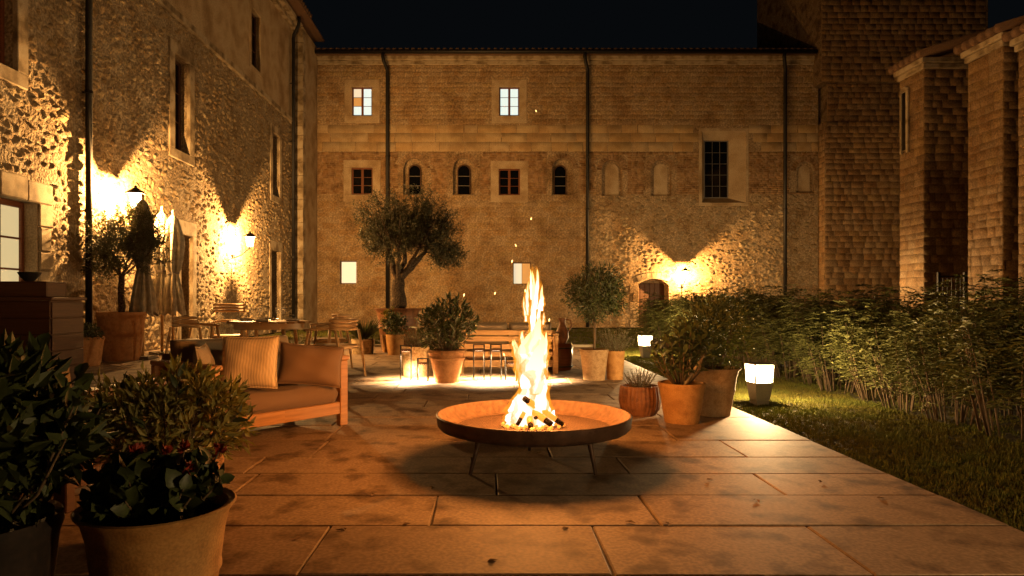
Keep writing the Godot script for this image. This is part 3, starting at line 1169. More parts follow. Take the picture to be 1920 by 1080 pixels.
func taper(st: SurfaceTool, r0: float, r1: float, y0: float, y1: float) -> void:
	var o := Vector3(0, (y0 + y1) / 2, 0)
	var a := []
	var b := []
	for k in 4:
		var s := Vector3([-1, 1, 1, -1][k], 0, [-1, -1, 1, 1][k])
		a.append(s * r0 + Vector3(0, y0, 0))
		b.append(s * r1 + Vector3(0, y1, 0))
	for k in 4:
		out_quad(st, a[k], a[(k + 1) % 4], b[(k + 1) % 4], b[k], o)
	out_quad(st, a[0], a[1], a[2], a[3], o)
	out_quad(st, b[0], b[1], b[2], b[3], o)

# slim steel loop that carries a small downward lamp under a wooden bar
func floor_lamp(label: String, p: Vector3, h: float, turn: float, energy := 2.6) -> void:
	var o := thing("floor_lamp", label, "lamp", p, turn, "slim steel floor lamps on the terrace")
	var st := start()
	var w := 0.072
	bar(st, -w - 0.005, -w + 0.01, 0.0, h, -0.02, 0.02, 0.002)
	bar(st, w - 0.01, w + 0.005, 0.0, h, -0.02, 0.02, 0.002)
	bar(st, -w + 0.01, w - 0.01, h - 0.01, h, -0.02, 0.02, 0.002)
	bar(st, -w + 0.01, w - 0.01, 0.001, 0.009, -0.02, 0.02, 0.002)
	done(st, "frame", M.iron, o)
	st = start()
	bar(st, -w + 0.0105, w - 0.0105, h - 0.085, h - 0.055, -0.025, 0.025, 0.004)
	done(st, "lamp_head", M.dark_wood, o)
	st = start()
	bar(st, -w + 0.025, w - 0.025, h - 0.0865, h - 0.0855, -0.008, 0.008, 0.0)
	done(st, "led_strip", M.led, o)
	var l := SpotLight3D.new()
	l.name = "led_light"
	l.light_color = Color(1.0, 0.66, 0.33).linear_to_srgb()
	l.light_energy = energy
	l.light_size = 0.03
	l.spot_angle = 72.0
	l.spot_angle_attenuation = 0.6
	l.spot_range = 12.0
	l.spot_attenuation = 2.0
	l.shadow_enabled = true
	l.position = Vector3(0, h - 0.1, 0)
	l.rotation.x = -PI / 2
	o.add_child(l, true)

func lamps() -> void:
	var e := 25.0
	wall_lantern("wall lantern nearest the potted olive tree", Vector3(-7.16, 2.95, -12.9), PI / 2, e)
	wall_lantern("wall lantern beyond the dining table on the rubble wall", Vector3(-7.16, 2.72, -19.1), PI / 2, e)
	wall_lantern("wall lantern beside the arched door in the rear range", Vector3(7.742, 2.1, -27.28), 0.0, e * 0.55)
	lawn_lantern("square lantern on the grass beside the three pots", Vector3(2.813, 0, -7.074), 4.4)
	lawn_lantern("square lantern on the near grass by the terrace edge", Vector3(2.75, 0, -0.8), 2.6)
	lawn_lantern("square lantern on the grass between hedge and church", Vector3(9.2, 0, -19.6), 14.0)
	lawn_lantern("square lantern on the far grass before the arched door", Vector3(2.978, 0, -12.923), 4.4)
	floor_lamp("tall steel loop lamp before the pale planter", Vector3(-1.093, 0, -9.081), 0.47, 0.1)
	floor_lamp("short steel loop lamp between planter and terracotta pot", Vector3(-0.860, 0, -9.020), 0.30, -0.2)
	floor_lamp("tall steel loop lamp before the low wooden sofa, beside the terracotta pot", Vector3(-0.121, 0, -9.081), 0.48, 0.05)
	floor_lamp("tall steel loop lamp between another tall one and a short one", Vector3(0.106, 0, -9.081), 0.48, -0.1)
	floor_lamp("short steel loop lamp just beside the flame", Vector3(0.303, 0, -9.020), 0.31, 0.15)
	floor_lamp("steel loop lamp half hidden behind the flame, near the wooden drum", Vector3(0.743, 0, -9.143), 0.38, 0.8)
	floor_lamp("steel loop lamp before the spiky plant in its low planter", Vector3(-2.365, 0, -13.576), 0.36, 0.3)

# ------------------------------------------------------------------ fire
func tongue(st: SurfaceTool, p: Vector3, h: float, r: float, lean: Vector3, c0: Color, c1: Color, phase: float, sides := 9) -> void:
	var n := 11
	var prev := []
	var pc := c0
	for i in n + 1:
		var t := float(i) / n
		var sway := Vector3(sin(t * 7.0 + phase), 0, cos(t * 5.6 + phase * 1.7)) * r * 0.55 * t
		var c := p + Vector3(0, h * t, 0) + lean * t * t + sway
		var rad := r * (0.55 + 1.1 * t) * pow(1.0 - t, 0.75) * 1.25 * (1.0 + 0.2 * sin(t * 19.0 + phase * 3.0))
		var ring := []
		for k in sides:
			var a := TAU * k / sides
			var rr := rad * (1.0 + 0.22 * sin(a * 3.0 + t * 11.0 + phase))
			ring.append(c + Vector3(cos(a) * rr, 0, sin(a) * rr * 0.8))
		var col := c0.lerp(c1, pow(t, 1.5))
		if i > 0:
			for k in sides:
				var l := (k + 1) % sides
				for v in [[prev[k], pc], [ring[k], col], [ring[l], col], [prev[k], pc], [ring[l], col], [prev[l], pc]]:
					st.set_color(v[1])
					st.add_vertex(v[0])
		prev = ring
		pc = col

func fire_bowl() -> void:
	var base := Vector3(0.292, 0, -4.4)
	var b := thing("fire_bowl", "wide shallow rusty steel fire bowl on three slim legs", "fire bowl", base)
	var st := start(false)
	lathe(st, [Vector2(0, 0.2), Vector2(0.3, 0.203), Vector2(0.45, 0.212), Vector2(0.55, 0.226), Vector2(0.6, 0.242), Vector2(0.618, 0.262), Vector2(0.626, 0.325), Vector2(0.62, 0.331), Vector2(0.612, 0.331)], 96)
	done(st, "bowl", M.corten, b)
	st = start(false)
	lathe(st, [Vector2(0.612, 0.331), Vector2(0.57, 0.268), Vector2(0.54, 0.25), Vector2(0.5, 0.245)], 96)
	done(st, "bowl_lining", M.bowl_inside, b)
	st = start(false)
	lathe(st, [Vector2(0.505, 0.244), Vector2(0.3, 0.246), Vector2(0, 0.25)], 64)
	done(st, "ash_bed", M.ash_bed, b)
	for a in [[-0.40, 0.27, -0.345, 0.22], [0.36, 0.27, 0.325, 0.22], [0.0, -0.42, 0.0, -0.36]]:
		st = start(false)
		var p0 := Vector3(a[0], 0.0, a[1])
		var p1 := Vector3(a[2], 0.215, a[3])
		tube(st, [p0, p0.lerp(p1, 0.6), p0.lerp(p1, 0.85), p1], [0.011, 0.014, 0.018, 0.04], 12)
		done(st, "leg", M.corten, b)
	# burning logs
	for k in 9:
		var a := TAU * k / 9 + 0.3
		var lean := 0.06 + 0.05 * rng.randf()
		var lg := thing("fire_log", ["charred log leaning into the flame", "half burnt log at the foot of the flame"][k % 2], "log", base, 0.0, "logs burning in the bowl")
		st = start(false)
		var p0 := Vector3(cos(a) * rng.randf_range(0.14, 0.2), 0.262 + 0.015 * (k % 2), sin(a) * rng.randf_range(0.12, 0.18))
		var p1 := Vector3(cos(a + 2.6) * lean, 0.30 + rng.randf() * 0.14, sin(a + 2.6) * lean)
		var mid := (p0 + p1) / 2 + Vector3(0, 0.01, 0)
		var r := rng.randf_range(0.012, 0.022)
		tube(st, [p0, mid, p1], [r, r * 1.05, r * 0.85], 8)
		done(st, "bark", M.ash_log, lg)
		st = start(false)
		tube(st, [p0.lerp(mid, 0.35), mid, mid.lerp(p1, 0.75)], [r * 1.12, r * 1.15, r * 1.04], 8)
		done(st, "ember", M.ember, lg)
	var em := thing("ember_bed", "glowing embers scattered under the burning logs", "embers", base)
	em.set_meta("kind", "stuff")
	st = start()
	for k in 110:
		var a := rng.randf() * TAU
		var rr := sqrt(rng.randf()) * 0.2
		box(st, Transform3D(Basis(Vector3(rng.randf(), rng.randf(), 0.5).normalized(), rng.randf() * 6), Vector3(cos(a) * rr, 0.256, sin(a) * rr)), Vector3.ONE * rng.randf_range(0.008, 0.022), 0.002)
	done(st, "ember", M.ember, em)
	# the flame, three overlapping bodies from the logs to the tip
	var f := thing("flame", "tall white-hot flame rising from the fire bowl", "flame", base + Vector3(-0.012, 0, 0))
	var white := Color(1.0, 0.93, 0.78, 1)
	var gold := Color(1.0, 0.62, 0.2, 0.95)
	var edge := Color(1.0, 0.36, 0.03, 0.5)
	var tip := Color(1.0, 0.28, 0.01, 0.15)
	var zones := [
		[[-0.115, 0.26, 0.2, 0.04, 0.02], [-0.06, 0.25, 0.36, 0.06, 0.03], [0.0, 0.25, 0.42, 0.07, 0.02], [0.06, 0.25, 0.38, 0.055, -0.01], [0.1, 0.26, 0.2, 0.03, -0.02], [0.13, 0.255, 0.1, 0.025, 0.02], [-0.15, 0.255, 0.09, 0.03, 0.02], [-0.03, 0.26, 0.44, 0.055, 0.0]],
		[[-0.015, 0.46, 0.40, 0.075, -0.02], [0.025, 0.46, 0.40, 0.07, 0.02], [-0.06, 0.52, 0.28, 0.035, -0.05], [0.06, 0.52, 0.31, 0.032, 0.03], [0.01, 0.52, 0.44, 0.05, 0.02], [-0.085, 0.60, 0.21, 0.016, -0.02], [0.085, 0.62, 0.24, 0.014, 0.015], [-0.04, 0.6, 0.26, 0.022, -0.02], [0.05, 0.62, 0.3, 0.018, 0.0]],
		[[0.01, 0.82, 0.34, 0.022, 0.02], [0.015, 0.85, 0.40, 0.019, -0.01], [0.045, 0.90, 0.26, 0.013, 0.03], [-0.025, 0.96, 0.22, 0.013, 0.0], [-0.035, 0.92, 0.16, 0.01, -0.02], [0.03, 1.0, 0.26, 0.015, 0.01], [0.065, 0.99, 0.12, 0.012, 0.01], [0.075, 0.9, 0.08, 0.008, 0.01], [0.0, 1.06, 0.2, 0.01, -0.01]]]
	var heat := [0.9, 1.6, 1.1]
	for z in 3:
		st = start()
		for t in zones[z]:
			tongue(st, Vector3(t[0], t[1], rng.randf_range(-0.03, 0.03)), t[2], t[3] * 0.82, Vector3(t[4], 0, 0), white, white if z < 1 else (gold if z < 2 else Color(1.0, 0.5, 0.1, 0.9)), t[0] * 40 + z)
		var core := done(st, "flame_core", M.flame_core, f)
		st = start()
		for t in zones[z]:
			tongue(st, Vector3(t[0], t[1] - 0.005, rng.randf_range(-0.03, 0.03)), t[2] * 1.12 if z != 1 else t[2] * 1.05, t[3] * 1.22 + 0.006, Vector3(t[4], 0, 0), edge, tip, t[0] * 40 + z)
		done(st, "flame_edge", M.flame_shell, f)
		omni(f, "flame_light", Vector3(0, [0.45, 0.72, 1.02][z], 0), FIRE_TINT, heat[z], 0.18)
	# rising sparks
	for p in [Vector3(0.366, 2.500, -5.200), Vector3(0.291, 1.607, -4.600), Vector3(0.183, 1.419, -4.500), Vector3(0.155, 1.308, -4.400), Vector3(-0.148, 1.089, -4.200), Vector3(0.047, 1.104, -4.600), Vector3(0.235, 1.117, -4.300), Vector3(0.377, 0.935, -4.200), Vector3(0.098, 0.722, -4.200)]:
		var sp := thing("spark", "small bright spark drifting above the fire bowl", "spark", p, 0.0, "sparks over the fire")
		sp.rotation.z = rng.randf_range(-0.5, 0.5)
		st = start()
		lathe(st, [Vector2(0, -0.011), Vector2(0.0035, -0.003), Vector2(0.0035, 0.004), Vector2(0, 0.011)], 6)
		done(st, "ember", M.spark, sp)

# ------------------------------------------------------------------ furniture
func sofa(label: String, p: Vector3, turn: float, w: float, cushions: int, wood: Material = M.teak) -> Node3D:
	# origin on the floor in the middle; +z is the front
	var o := thing("garden_sofa", label, "sofa", p, turn, "low wooden garden sofas")
	var d := 0.86
	var st: SurfaceTool
	for sx in [-1.0, 1.0]:
		for sz in [-1.0, 1.0]:
			st = start()
			bar(st, sx * (w / 2 - 0.04) - 0.04, sx * (w / 2 - 0.04) + 0.04, 0.0, 0.55, sz * (d / 2 - 0.03) - 0.03, sz * (d / 2 - 0.03) + 0.03, 0.006)
			done(st, "leg", wood, o)
		st = start()
		bar(st, sx * (w / 2 - 0.045) - 0.055, sx * (w / 2 - 0.045) + 0.055, 0.552, 0.59, -d / 2, d / 2 + 0.01, 0.008)
		done(st, "armrest", wood, o)
		st = start()
		bar(st, sx * (w / 2 - 0.04) - 0.02, sx * (w / 2 - 0.04) + 0.02, 0.1, 0.19, -d / 2 + 0.062, d / 2 - 0.062, 0.006)
		done(st, "side_rail", wood, o)
	for sz in [-1.0, 1.0]:
		st = start()
		bar(st, -w / 2 + 0.082, w / 2 - 0.082, 0.1, 0.2, sz * (d / 2 - 0.025) - 0.02, sz * (d / 2 - 0.025) + 0.02, 0.006)
		done(st, "seat_rail", wood, o)
	for k in 7:
		st = start()
		var z := -d / 2 + 0.09 + k * 0.108
		bar(st, -w / 2 + 0.09, w / 2 - 0.09, 0.165, 0.185, z, z + 0.07, 0.004)
		done(st, "seat_slat", wood, o)
	for y in [0.25, 0.36, 0.47, 0.56]:
		st = start()
		bar(st, -w / 2 + 0.082, w / 2 - 0.082, y, y + 0.075, -d / 2 + 0.005, -d / 2 + 0.03, 0.006)
		done(st, "back_slat", wood, o)
	st = start(false)
	pillow(st, Transform3D(Basis(Vector3.RIGHT, -PI / 2), Vector3(0, 0.272, 0.045)), w - 0.16, d - 0.09, 0.17, 28, 0.006, 0.09, 9.0)
	done(st, "seat_cushion", M.cushion_brown, o)
	var cw := (w - 0.17) / cushions
	for k in cushions:
		st = start(false)
		var bas := Basis(Vector3.RIGHT, -0.22)
		pillow(st, Transform3D(bas, Vector3(-w / 2 + 0.085 + cw * (k + 0.5), 0.53, -d / 2 + 0.16)), cw - 0.015, 0.44, 0.17, 18, 0.02, 0.05, 4.0)
		done(st, "back_cushion", M.cushion_grey, o)
	return o

func cushion(label: String, m: Material, t: Transform3D, w: float, h: float, th: float) -> void:
	var o := thing("scatter_cushion", label, "cushion", t.origin, 0.0, "loose cushions on the sofas")
	var st := start(false)
	pillow(st, Transform3D(t.basis, Vector3.ZERO), w, h, th, 24, 0.07, 0.13, 1.7)
	done(st, "cover", m, o)
	# piped seam round the edge
	st = start(false)
	var pts := PackedVector3Array()
	var rad := PackedFloat32Array()
	for k in 33:
		var q := k % 32
		var s := q / 8
		var f := (q % 8) / 8.0 * 2 - 1
		var u: float = [f, 1.0, -f, -1.0][s]
		var v: float = [-1.0, f, 1.0, -f][s]
		pts.append(t.basis * Vector3(u * w / 2 * (1 - 0.07 * (1 - v * v)), v * h / 2 * (1 - 0.07 * (1 - u * u)), 0))
		rad.append(0.006)
	tube(st, pts, rad, 6, false)
	done(st, "piping", m, o)

func dining_chair(label: String, p: Vector3, turn: float, back := 0.79) -> void:
	var o := thing("dining_chair", label, "chair", p, turn, "wooden dining chairs")
	o.scale = Vector3(1.1, 1.0, 1.1)
	var st: SurfaceTool
	for s in [[-0.25, 0.23, -0.22, 0.2], [0.25, 0.23, 0.22, 0.2], [-0.26, -0.25, -0.25, -0.2], [0.26, -0.25, 0.25, -0.2]]:
		st = start(false)
		tube(st, [Vector3(s[0] * 1.12, 0, s[1] * 1.15), Vector3(s[0], 0.42, s[1]), Vector3(s[2] * 1.08, 0.66, s[3])], [0.013, 0.02, 0.018], 10)
		done(st, "leg", M.pale_wood, o)
	st = start(false)
	pillow(st, Transform3D(Basis(Vector3.RIGHT, -PI / 2), Vector3(0, 0.43, 0)), 0.5, 0.48, 0.07, 16, -0.02, 0.0, 4.0)
	done(st, "seat", M.pale_wood, o)
	st = start(false)
	var pts := PackedVector3Array()
	var rad := PackedFloat32Array()
	for k in 15:
		var a := PI * k / 14.0
		pts.append(Vector3(cos(a) * 0.29, 0.665 + 0.04 * sin(a), 0.22 - sin(a) * 0.5))
		rad.append(0.02)
	tube(st, pts, rad, 10)
	done(st, "arm_rail", M.pale_wood, o)
	for k in 3:
		st = start(false)
		pts = PackedVector3Array()
		rad = PackedFloat32Array()
		for i in 9:
			var a := PI * (0.2 + 0.6 * i / 8.0)
			pts.append(Vector3(cos(a) * 0.29, back - k * 0.055, 0.2 - sin(a) * 0.5))
			rad.append(0.024)
		tube(st, pts, rad, 8)
		done(st, "back_slat", M.pale_wood, o)

func furniture() -> void:
	# facing the fire from the side
	var turn := atan2(0.788, 0.615)
	var mid := Vector3(-1.92, 0, -5.59)
	sofa("teak loveseat with brown seat beside the fire bowl", mid, turn, 1.26, 2)
	var bs := Basis(Vector3.UP, turn)
	cushion("cream ribbed square cushion propped on the loveseat", M.cushion_cream, Transform3D(bs * Basis(Vector3.UP, -0.75) * Basis(Vector3.RIGHT, -0.3), Vector3(-1.86, 0.575, -5.33)), 0.43, 0.42, 0.14)
	cushion("brown oblong cushion lying at the far arm of the loveseat", M.cushion_brown, Transform3D(bs * Basis(Vector3.UP, -0.55) * Basis(Vector3.RIGHT, -0.3) * Basis(Vector3.BACK, -0.12), Vector3(-1.46, 0.525, -5.62)), 0.52, 0.34, 0.17)
	cushion("grey-brown cushion wedged behind the cream one", M.cushion_grey, Transform3D(bs * Basis(Vector3.UP, 0.9) * Basis(Vector3.RIGHT, -0.15), mid + bs * Vector3(-0.47, 0.53, 0.08)), 0.44, 0.38, 0.13)
	# second sofa, seen from behind at the near side
	var m2 := Vector3(-2.72, 0, -3.95)
	sofa("teak sofa with its slatted back to the potted shrubs", m2, PI - 0.22, 1.5, 1, M.dark_wood)
	cushion("cream ribbed cushion on the sofa seen from behind", M.cushion_cream, Transform3D(Basis(Vector3.UP, 0.5) * Basis(Vector3.RIGHT, 0.5) * Basis(Vector3.BACK, 0.5), m2 + Vector3(-0.35, 0.55, -0.1)), 0.46, 0.46, 0.14)
	# third sofa beyond the flame
	var m3 := Vector3(0.3, 0, -10.3)
	sofa("pale wooden sofa seen from behind, half hidden by the flame", m3, PI - 0.02, 1.45, 2, M.pale_wood)
	# wooden counter by the wing
	var c := thing("wooden_counter", "dark wooden counter standing by the near wall", "counter", Vector3(-5.95, 0, -8.6))
	var st := start()
	bar(st, -0.66, 0.66, 0.03, 1.06, -0.3, 0.34, 0.01)
	done(st, "cabinet", M.dark_wood, c)
	for k in 5:
		st = start()
		bar(st, -0.66, 0.66, 0.05 + k * 0.2, 0.24 + k * 0.2, 0.342, 0.36, 0.006)
		done(st, "front_board", M.dark_wood, c)
		st = start()
		bar(st, 0.662, 0.68, 0.05 + k * 0.2, 0.24 + k * 0.2, -0.3, 0.34, 0.006)
		done(st, "side_board", M.dark_wood, c)
	st = start()
	bar(st, -0.7, 0.7, 1.062, 1.1, -0.34, 0.38, 0.008)
	done(st, "worktop", M.dark_wood, c)
	var tr := thing("serving_crate", "dark wooden crate on top of the counter", "crate", Vector3(-5.95, 1.1, -8.55))
	for s in [[-0.55, 0.55, -0.2, -0.18], [-0.55, 0.55, 0.18, 0.2], [-0.55, -0.53, -0.18, 0.18], [0.53, 0.55, -0.18, 0.18]]:
		st = start()
		bar(st, s[0], s[1], 0.0, 0.18, s[2], s[3], 0.004)
		done(st, "side_panel", M.dark_wood, tr)
	var bo := thing("metal_bowl", "small dark metal bowl on the wooden crate", "bowl", Vector3(-5.62, 1.28, -8.37))
	st = start(false)
	lathe(st, [Vector2(0, 0), Vector2(0.05, 0), Vector2(0.1, 0.05), Vector2(0.13, 0.11), Vector2(0.125, 0.112), Vector2(0.09, 0.055), Vector2(0, 0.015)], 24)
	done(st, "body", M.iron, bo)
	bo.position.y = 1.281
	st = start()
	bar(st, -0.55, 0.55, 0.181, 0.195, -0.2, 0.2, 0.004)
	done(st, "lid", M.dark_wood, tr)
	bo.position.y = 1.2955
	# dining group
	dining_table()
	dining_chair("pale wooden armchair drawn up to the table, nearest the loveseat", Vector3(-2.12, 0, -9.35), -PI / 2 - 0.35)
	dining_chair("pale wooden armchair beyond the near one at the table", Vector3(-2.55, 0, -10.9), -PI / 2 + 0.4, 0.82)
	dining_chair("pale wooden armchair on the wall side of the table", Vector3(-4.55, 0, -10.6), PI / 2 - 0.1)
	dining_chair("pale wooden chair with a high back at the far side of the table", Vector3(-4.55, 0, -12.0), 0.3, 0.99)
	# drum table and its pitcher beyond the flame
	var dm := thing("drum_table", "dark brown wooden drum beside the far sofa", "drum table", Vector3(1.091, 0, -10.500))
	st = start(false)
	lathe(st, [Vector2(0, 0), Vector2(0.19, 0), Vector2(0.215, 0.2), Vector2(0.205, 0.40), Vector2(0.195, 0.41), Vector2(0, 0.41)], 36)
	done(st, "body", M.dark_wood_gloss, dm)
	for y in [0.06, 0.34]:
		st = start(false)
		lathe(st, [Vector2(0.2, y - 0.012), Vector2(0.219, y - 0.012), Vector2(0.219, y + 0.012), Vector2(0.2, y + 0.012)], 36)
		done(st, "hoop", M.iron, dm)
	var pj := thing("pitcher", "tall glazed brown pitcher standing on the drum", "pitcher", dm.position + Vector3(0.05, 0.411, 0))
	st = start(false)
	lathe(st, [Vector2(0, 0), Vector2(0.06, 0), Vector2(0.1, 0.08), Vector2(0.095, 0.18), Vector2(0.05, 0.28), Vector2(0.045, 0.33), Vector2(0.065, 0.38), Vector2(0.058, 0.38), Vector2(0.04, 0.33), Vector2(0.04, 0.28), Vector2(0, 0.2)], 28)
	done(st, "body", M.brown_clay, pj)
	st = start(false)
	tube(st, [Vector3(0.06, 0.36, 0), Vector3(0.13, 0.35, 0), Vector3(0.145, 0.26, 0), Vector3(0.095, 0.17, 0)], [0.011, 0.012, 0.012, 0.011], 8)
	done(st, "handle", M.brown_clay, pj)
	parasols()

func dining_table() -> void:
	var p := Vector3(-3.36, 0, -10.5)
	var t := thing("dining_table", "round wooden dining table laid with plates and glasses", "table", p)
	var st: SurfaceTool
	for k in 11:
		var x := -0.6 + 1.2 * k / 11.0
		var x1 := x + 1.2 / 11.0
		var xm := maxf(absf(x), absf(x1))
		var ln := sqrt(maxf(0.01, 0.36 - xm * xm * 0.92))
		st = start()
		bar(st, x + 0.002, x1 - 0.002, 0.715, 0.75, -ln, ln, 0.006)
		done(st, "top_board", M.pale_wood, t)
	st = start(false)
	lathe(st, [Vector2(0.5, 0.63), Vector2(0.52, 0.63), Vector2(0.52, 0.713), Vector2(0.5, 0.713)], 40)
	done(st, "apron", M.pale_wood, t)
	for k in 4:
		var a := PI / 4 + k * PI / 2
		st = start(false)
		tube(st, [Vector3(cos(a) * 0.5, 0, sin(a) * 0.5), Vector3(cos(a) * 0.42, 0.71, sin(a) * 0.42)], [0.022, 0.032], 10)
		done(st, "leg", M.pale_wood, t)
	var spots := ["nearest the loveseat", "on the wall side", "at the far side", "at the near side"]
	for k in 4:
		var a: float = [0.1, PI, -PI / 2 - 0.3, PI / 2][k]
		var c := p + Vector3(cos(a) * 0.36, 0.7505, sin(a) * 0.36)
		var pl := thing("plate", "white dinner plate %s of the table" % spots[k], "plate", c, 0.0, "plates on the dining table")
		st = start(false)
		lathe(st, [Vector2(0, 0), Vector2(0.08, 0), Vector2(0.135, 0.022), Vector2(0.133, 0.026), Vector2(0.08, 0.008), Vector2(0, 0.007)], 32)
		done(st, "dish", M.ceramic, pl)
		var nk := thing("napkin", "folded napkin lying on the plate %s" % spots[k], "napkin", c + Vector3(0, 0.0275, 0), a, "napkins on the plates")
		st = start(false)
		pillow(st, at(0, 0.008, 0) * Transform3D(Basis(Vector3.RIGHT, PI / 2), Vector3.ZERO), 0.15, 0.09, 0.018, 10, 0.02, 0.2, 3.0)
		done(st, "cloth", M.linen if k % 2 else M.linen_dark, nk)
		var wg := thing("wine_glass", "stemmed wine glass by the plate %s" % spots[k], "glass", p + Vector3(cos(a + 0.75) * 0.3, 0.7505, sin(a + 0.75) * 0.3), 0.0, "glasses on the dining table")
		st = start(false)
		lathe(st, [Vector2(0, 0), Vector2(0.035, 0.001), Vector2(0.033, 0.004), Vector2(0.004, 0.01), Vector2(0.004, 0.09), Vector2(0.025, 0.11), Vector2(0.038, 0.15), Vector2(0.031, 0.21), Vector2(0.0295, 0.21), Vector2(0.036, 0.15), Vector2(0.02, 0.113), Vector2(0, 0.1)], 24)
		done(st, "goblet", M.clear_glass, wg)

func parasols() -> void:
	var labels := ["closed canvas parasol nearest the potted olive tree", "closed canvas parasol in the middle of three by the wall", "closed canvas parasol closest to the doorway in the wall"]
	for k in 3:
		var p: Vector3 = [Vector3(-6.28, 0, -12.42), Vector3(-6.42, 0, -13.45), Vector3(-6.18, 0, -13.4)][k]
		var o := thing("closed_parasol", labels[k], "parasol", p, k * 0.7, "closed parasols by the wall")
		var st := start()
		bar(st, -0.2, 0.2, 0.0, 0.06, -0.2, 0.2, 0.01)
		done(st, "base_plate", M.grey_metal, o)
		st = start(false)
		tube(st, [Vector3(0, 0.05, 0), Vector3(0, 2.96 - 0.08 * k, 0)], [0.028, 0.024], 12)
		done(st, "pole", M.pale_wood, o)
		st = start(false)
		var top := 2.9 - 0.08 * k
		var rows := 26
		var g := []
		for j in rows + 1:
			var t := float(j) / rows
			var y := top - t * (top - 0.82)
			var r := 0.0
			if t < 0.1: r = 0.03 + 0.1 * sqrt(t / 0.1)
			elif t < 0.5: r = 0.13 + 0.03 * sin((t - 0.1) / 0.4 * PI)
			elif t < 0.62: r = lerpf(0.13, 0.085, smoothstep(0.5, 0.62, t))
			else: r = lerpf(0.085, 0.2, pow((t - 0.62) / 0.38, 0.8))
			var ring := PackedVector3Array()
			for i in 64:
				var a := TAU * i / 64.0
				var fold := 0.26 * sin(a * 8.0 + 0.8 * sin(t * 5.0 + k)) + 0.08 * sin(a * 3.0 + t * 4.0 + k * 2)
				var rr := r * (1.0 + fold * smoothstep(0.03, 0.3, t))
				ring.append(Vector3(cos(a) * rr, y - 0.05 * sin(a * 8.0) * smoothstep(0.8, 1.0, t), sin(a) * rr))
			g.append(ring)
		for j in rows:
			for i in 64:
				var l := (i + 1) % 64
				quad(st, g[j][i], g[j][l], g[j + 1][l], g[j + 1][i])
		done(st, "canopy", M.canvas, o)
		st = start(false)
		lathe(st, [Vector2(0.09, 0), Vector2(0.112, 0.0), Vector2(0.112, 0.04), Vector2(0.09, 0.04)], 24, Vector3(0, top - 0.6 * (top - 0.82), 0))
		done(st, "strap", M.linen_dark, o)
		st = start(false)
		lathe(st, [Vector2(0, 0.09), Vector2(0.02, 0.08), Vector2(0.03, 0.04), Vector2(0.02, 0), Vector2(0, -0.02)], 14, Vector3(0, top + 0.02, 0))
		done(st, "finial", M.pale_wood, o)

# ------------------------------------------------------------------ plants
func pot(parent: Node3D, style: String, m: Material, rim: float, foot: float, h: float) -> void:
	var st := start(false)
	var pr: PackedVector2Array
	var lip := rim * 0.9
	match style:
		"rolled":
			pr = [Vector2(0, 0), Vector2(foot, 0), Vector2(foot * 1.02, 0.02), Vector2(lerpf(foot, rim, 0.78), h * 0.70), Vector2(rim * 0.985, h * 0.72), Vector2(rim * 1.0, h * 0.76), Vector2(rim * 0.95, h * 0.79), Vector2(rim * 0.96, h * 0.90), Vector2(rim * 1.03, h * 0.92), Vector2(rim * 1.04, h * 0.97), Vector2(rim, h), Vector2(lip, h)]
		"round":
			pr = [Vector2(0, 0), Vector2(foot, 0), Vector2(rim * 0.96, h * 0.22), Vector2(rim * 1.04, h * 0.5), Vector2(rim, h * 0.85), Vector2(rim * 0.97, h * 0.95), Vector2(rim * 0.94, h), Vector2(lip * 0.95, h)]
		"flared":
			pr = [Vector2(0, 0), Vector2(foot, 0), Vector2(foot * 1.04, 0.03), Vector2(lerpf(foot, rim, 0.42), h * 0.50), Vector2(lerpf(foot, rim, 0.50), h * 0.515), Vector2(lerpf(foot, rim, 0.50), h * 0.54), Vector2(lerpf(foot, rim, 0.46), h * 0.555), Vector2(lerpf(foot, rim, 0.62), h * 0.8), Vector2(lerpf(foot, rim, 0.8), h * 0.93), Vector2(rim * 1.0, h * 0.975), Vector2(rim * 1.015, h * 0.99), Vector2(rim * 0.99, h), Vector2(lip, h * 0.985)]
		"cylinder":
			pr = [Vector2(0, 0), Vector2(foot, 0), Vector2(foot * 1.02, 0.015), Vector2(rim, h * 0.97), Vector2(rim * 0.99, h), Vector2(lip, h)]
		_:
			pr = [Vector2(0, 0), Vector2(foot, 0), Vector2(foot * 1.03, 0.02), Vector2(lerpf(foot, rim, 0.82), h * 0.82), Vector2(rim * 0.97, h * 0.86), Vector2(rim * 1.02, h * 0.93), Vector2(rim, h), Vector2(lip, h)]
	pr.append(Vector2(lip * 0.97, h * 0.86))
	if style == "round":
		lathe(st, pr, 120, Vector3.ZERO, 30, 0.05)
	else:
		lathe(st, pr, 56)
	var o := done(st, "pot", m, parent)
	st = start(false)
	lathe(st, [Vector2(lip * 0.99, h * 0.885), Vector2(lip * 0.5, h * 0.90), Vector2(0, h * 0.91)], 28)
	done(st, "soil", M.soil, o)

func rvec() -> Vector3:
	var z := rng.randf_range(-1, 1)
	var a := rng.randf() * TAU
	var s := sqrt(1 - z * z)
	return Vector3(cos(a) * s, z, sin(a) * s)

# one leaf of two folded halves
func leaf(st: SurfaceTool, p: Vector3, d: Vector3, up: Vector3, l: float, w: float, tone: float) -> void:
	d = d.normalized()
	var s := d.cross(up).normalized()
	if s.length() < 0.5:
		s = d.cross(Vector3.RIGHT).normalized()
	var n := s.cross(d)
	st.set_color(Color(tone, tone, tone * 0.9))
	var m := p + d * l * 0.45
	var a := m + s * w * 0.5 + n * w * 0.18
	var b := m - s * w * 0.5 + n * w * 0.18
	var t := p + d * l - n * l * 0.12
	tri(st, p, a, t)
	tri(st, p, t, b)

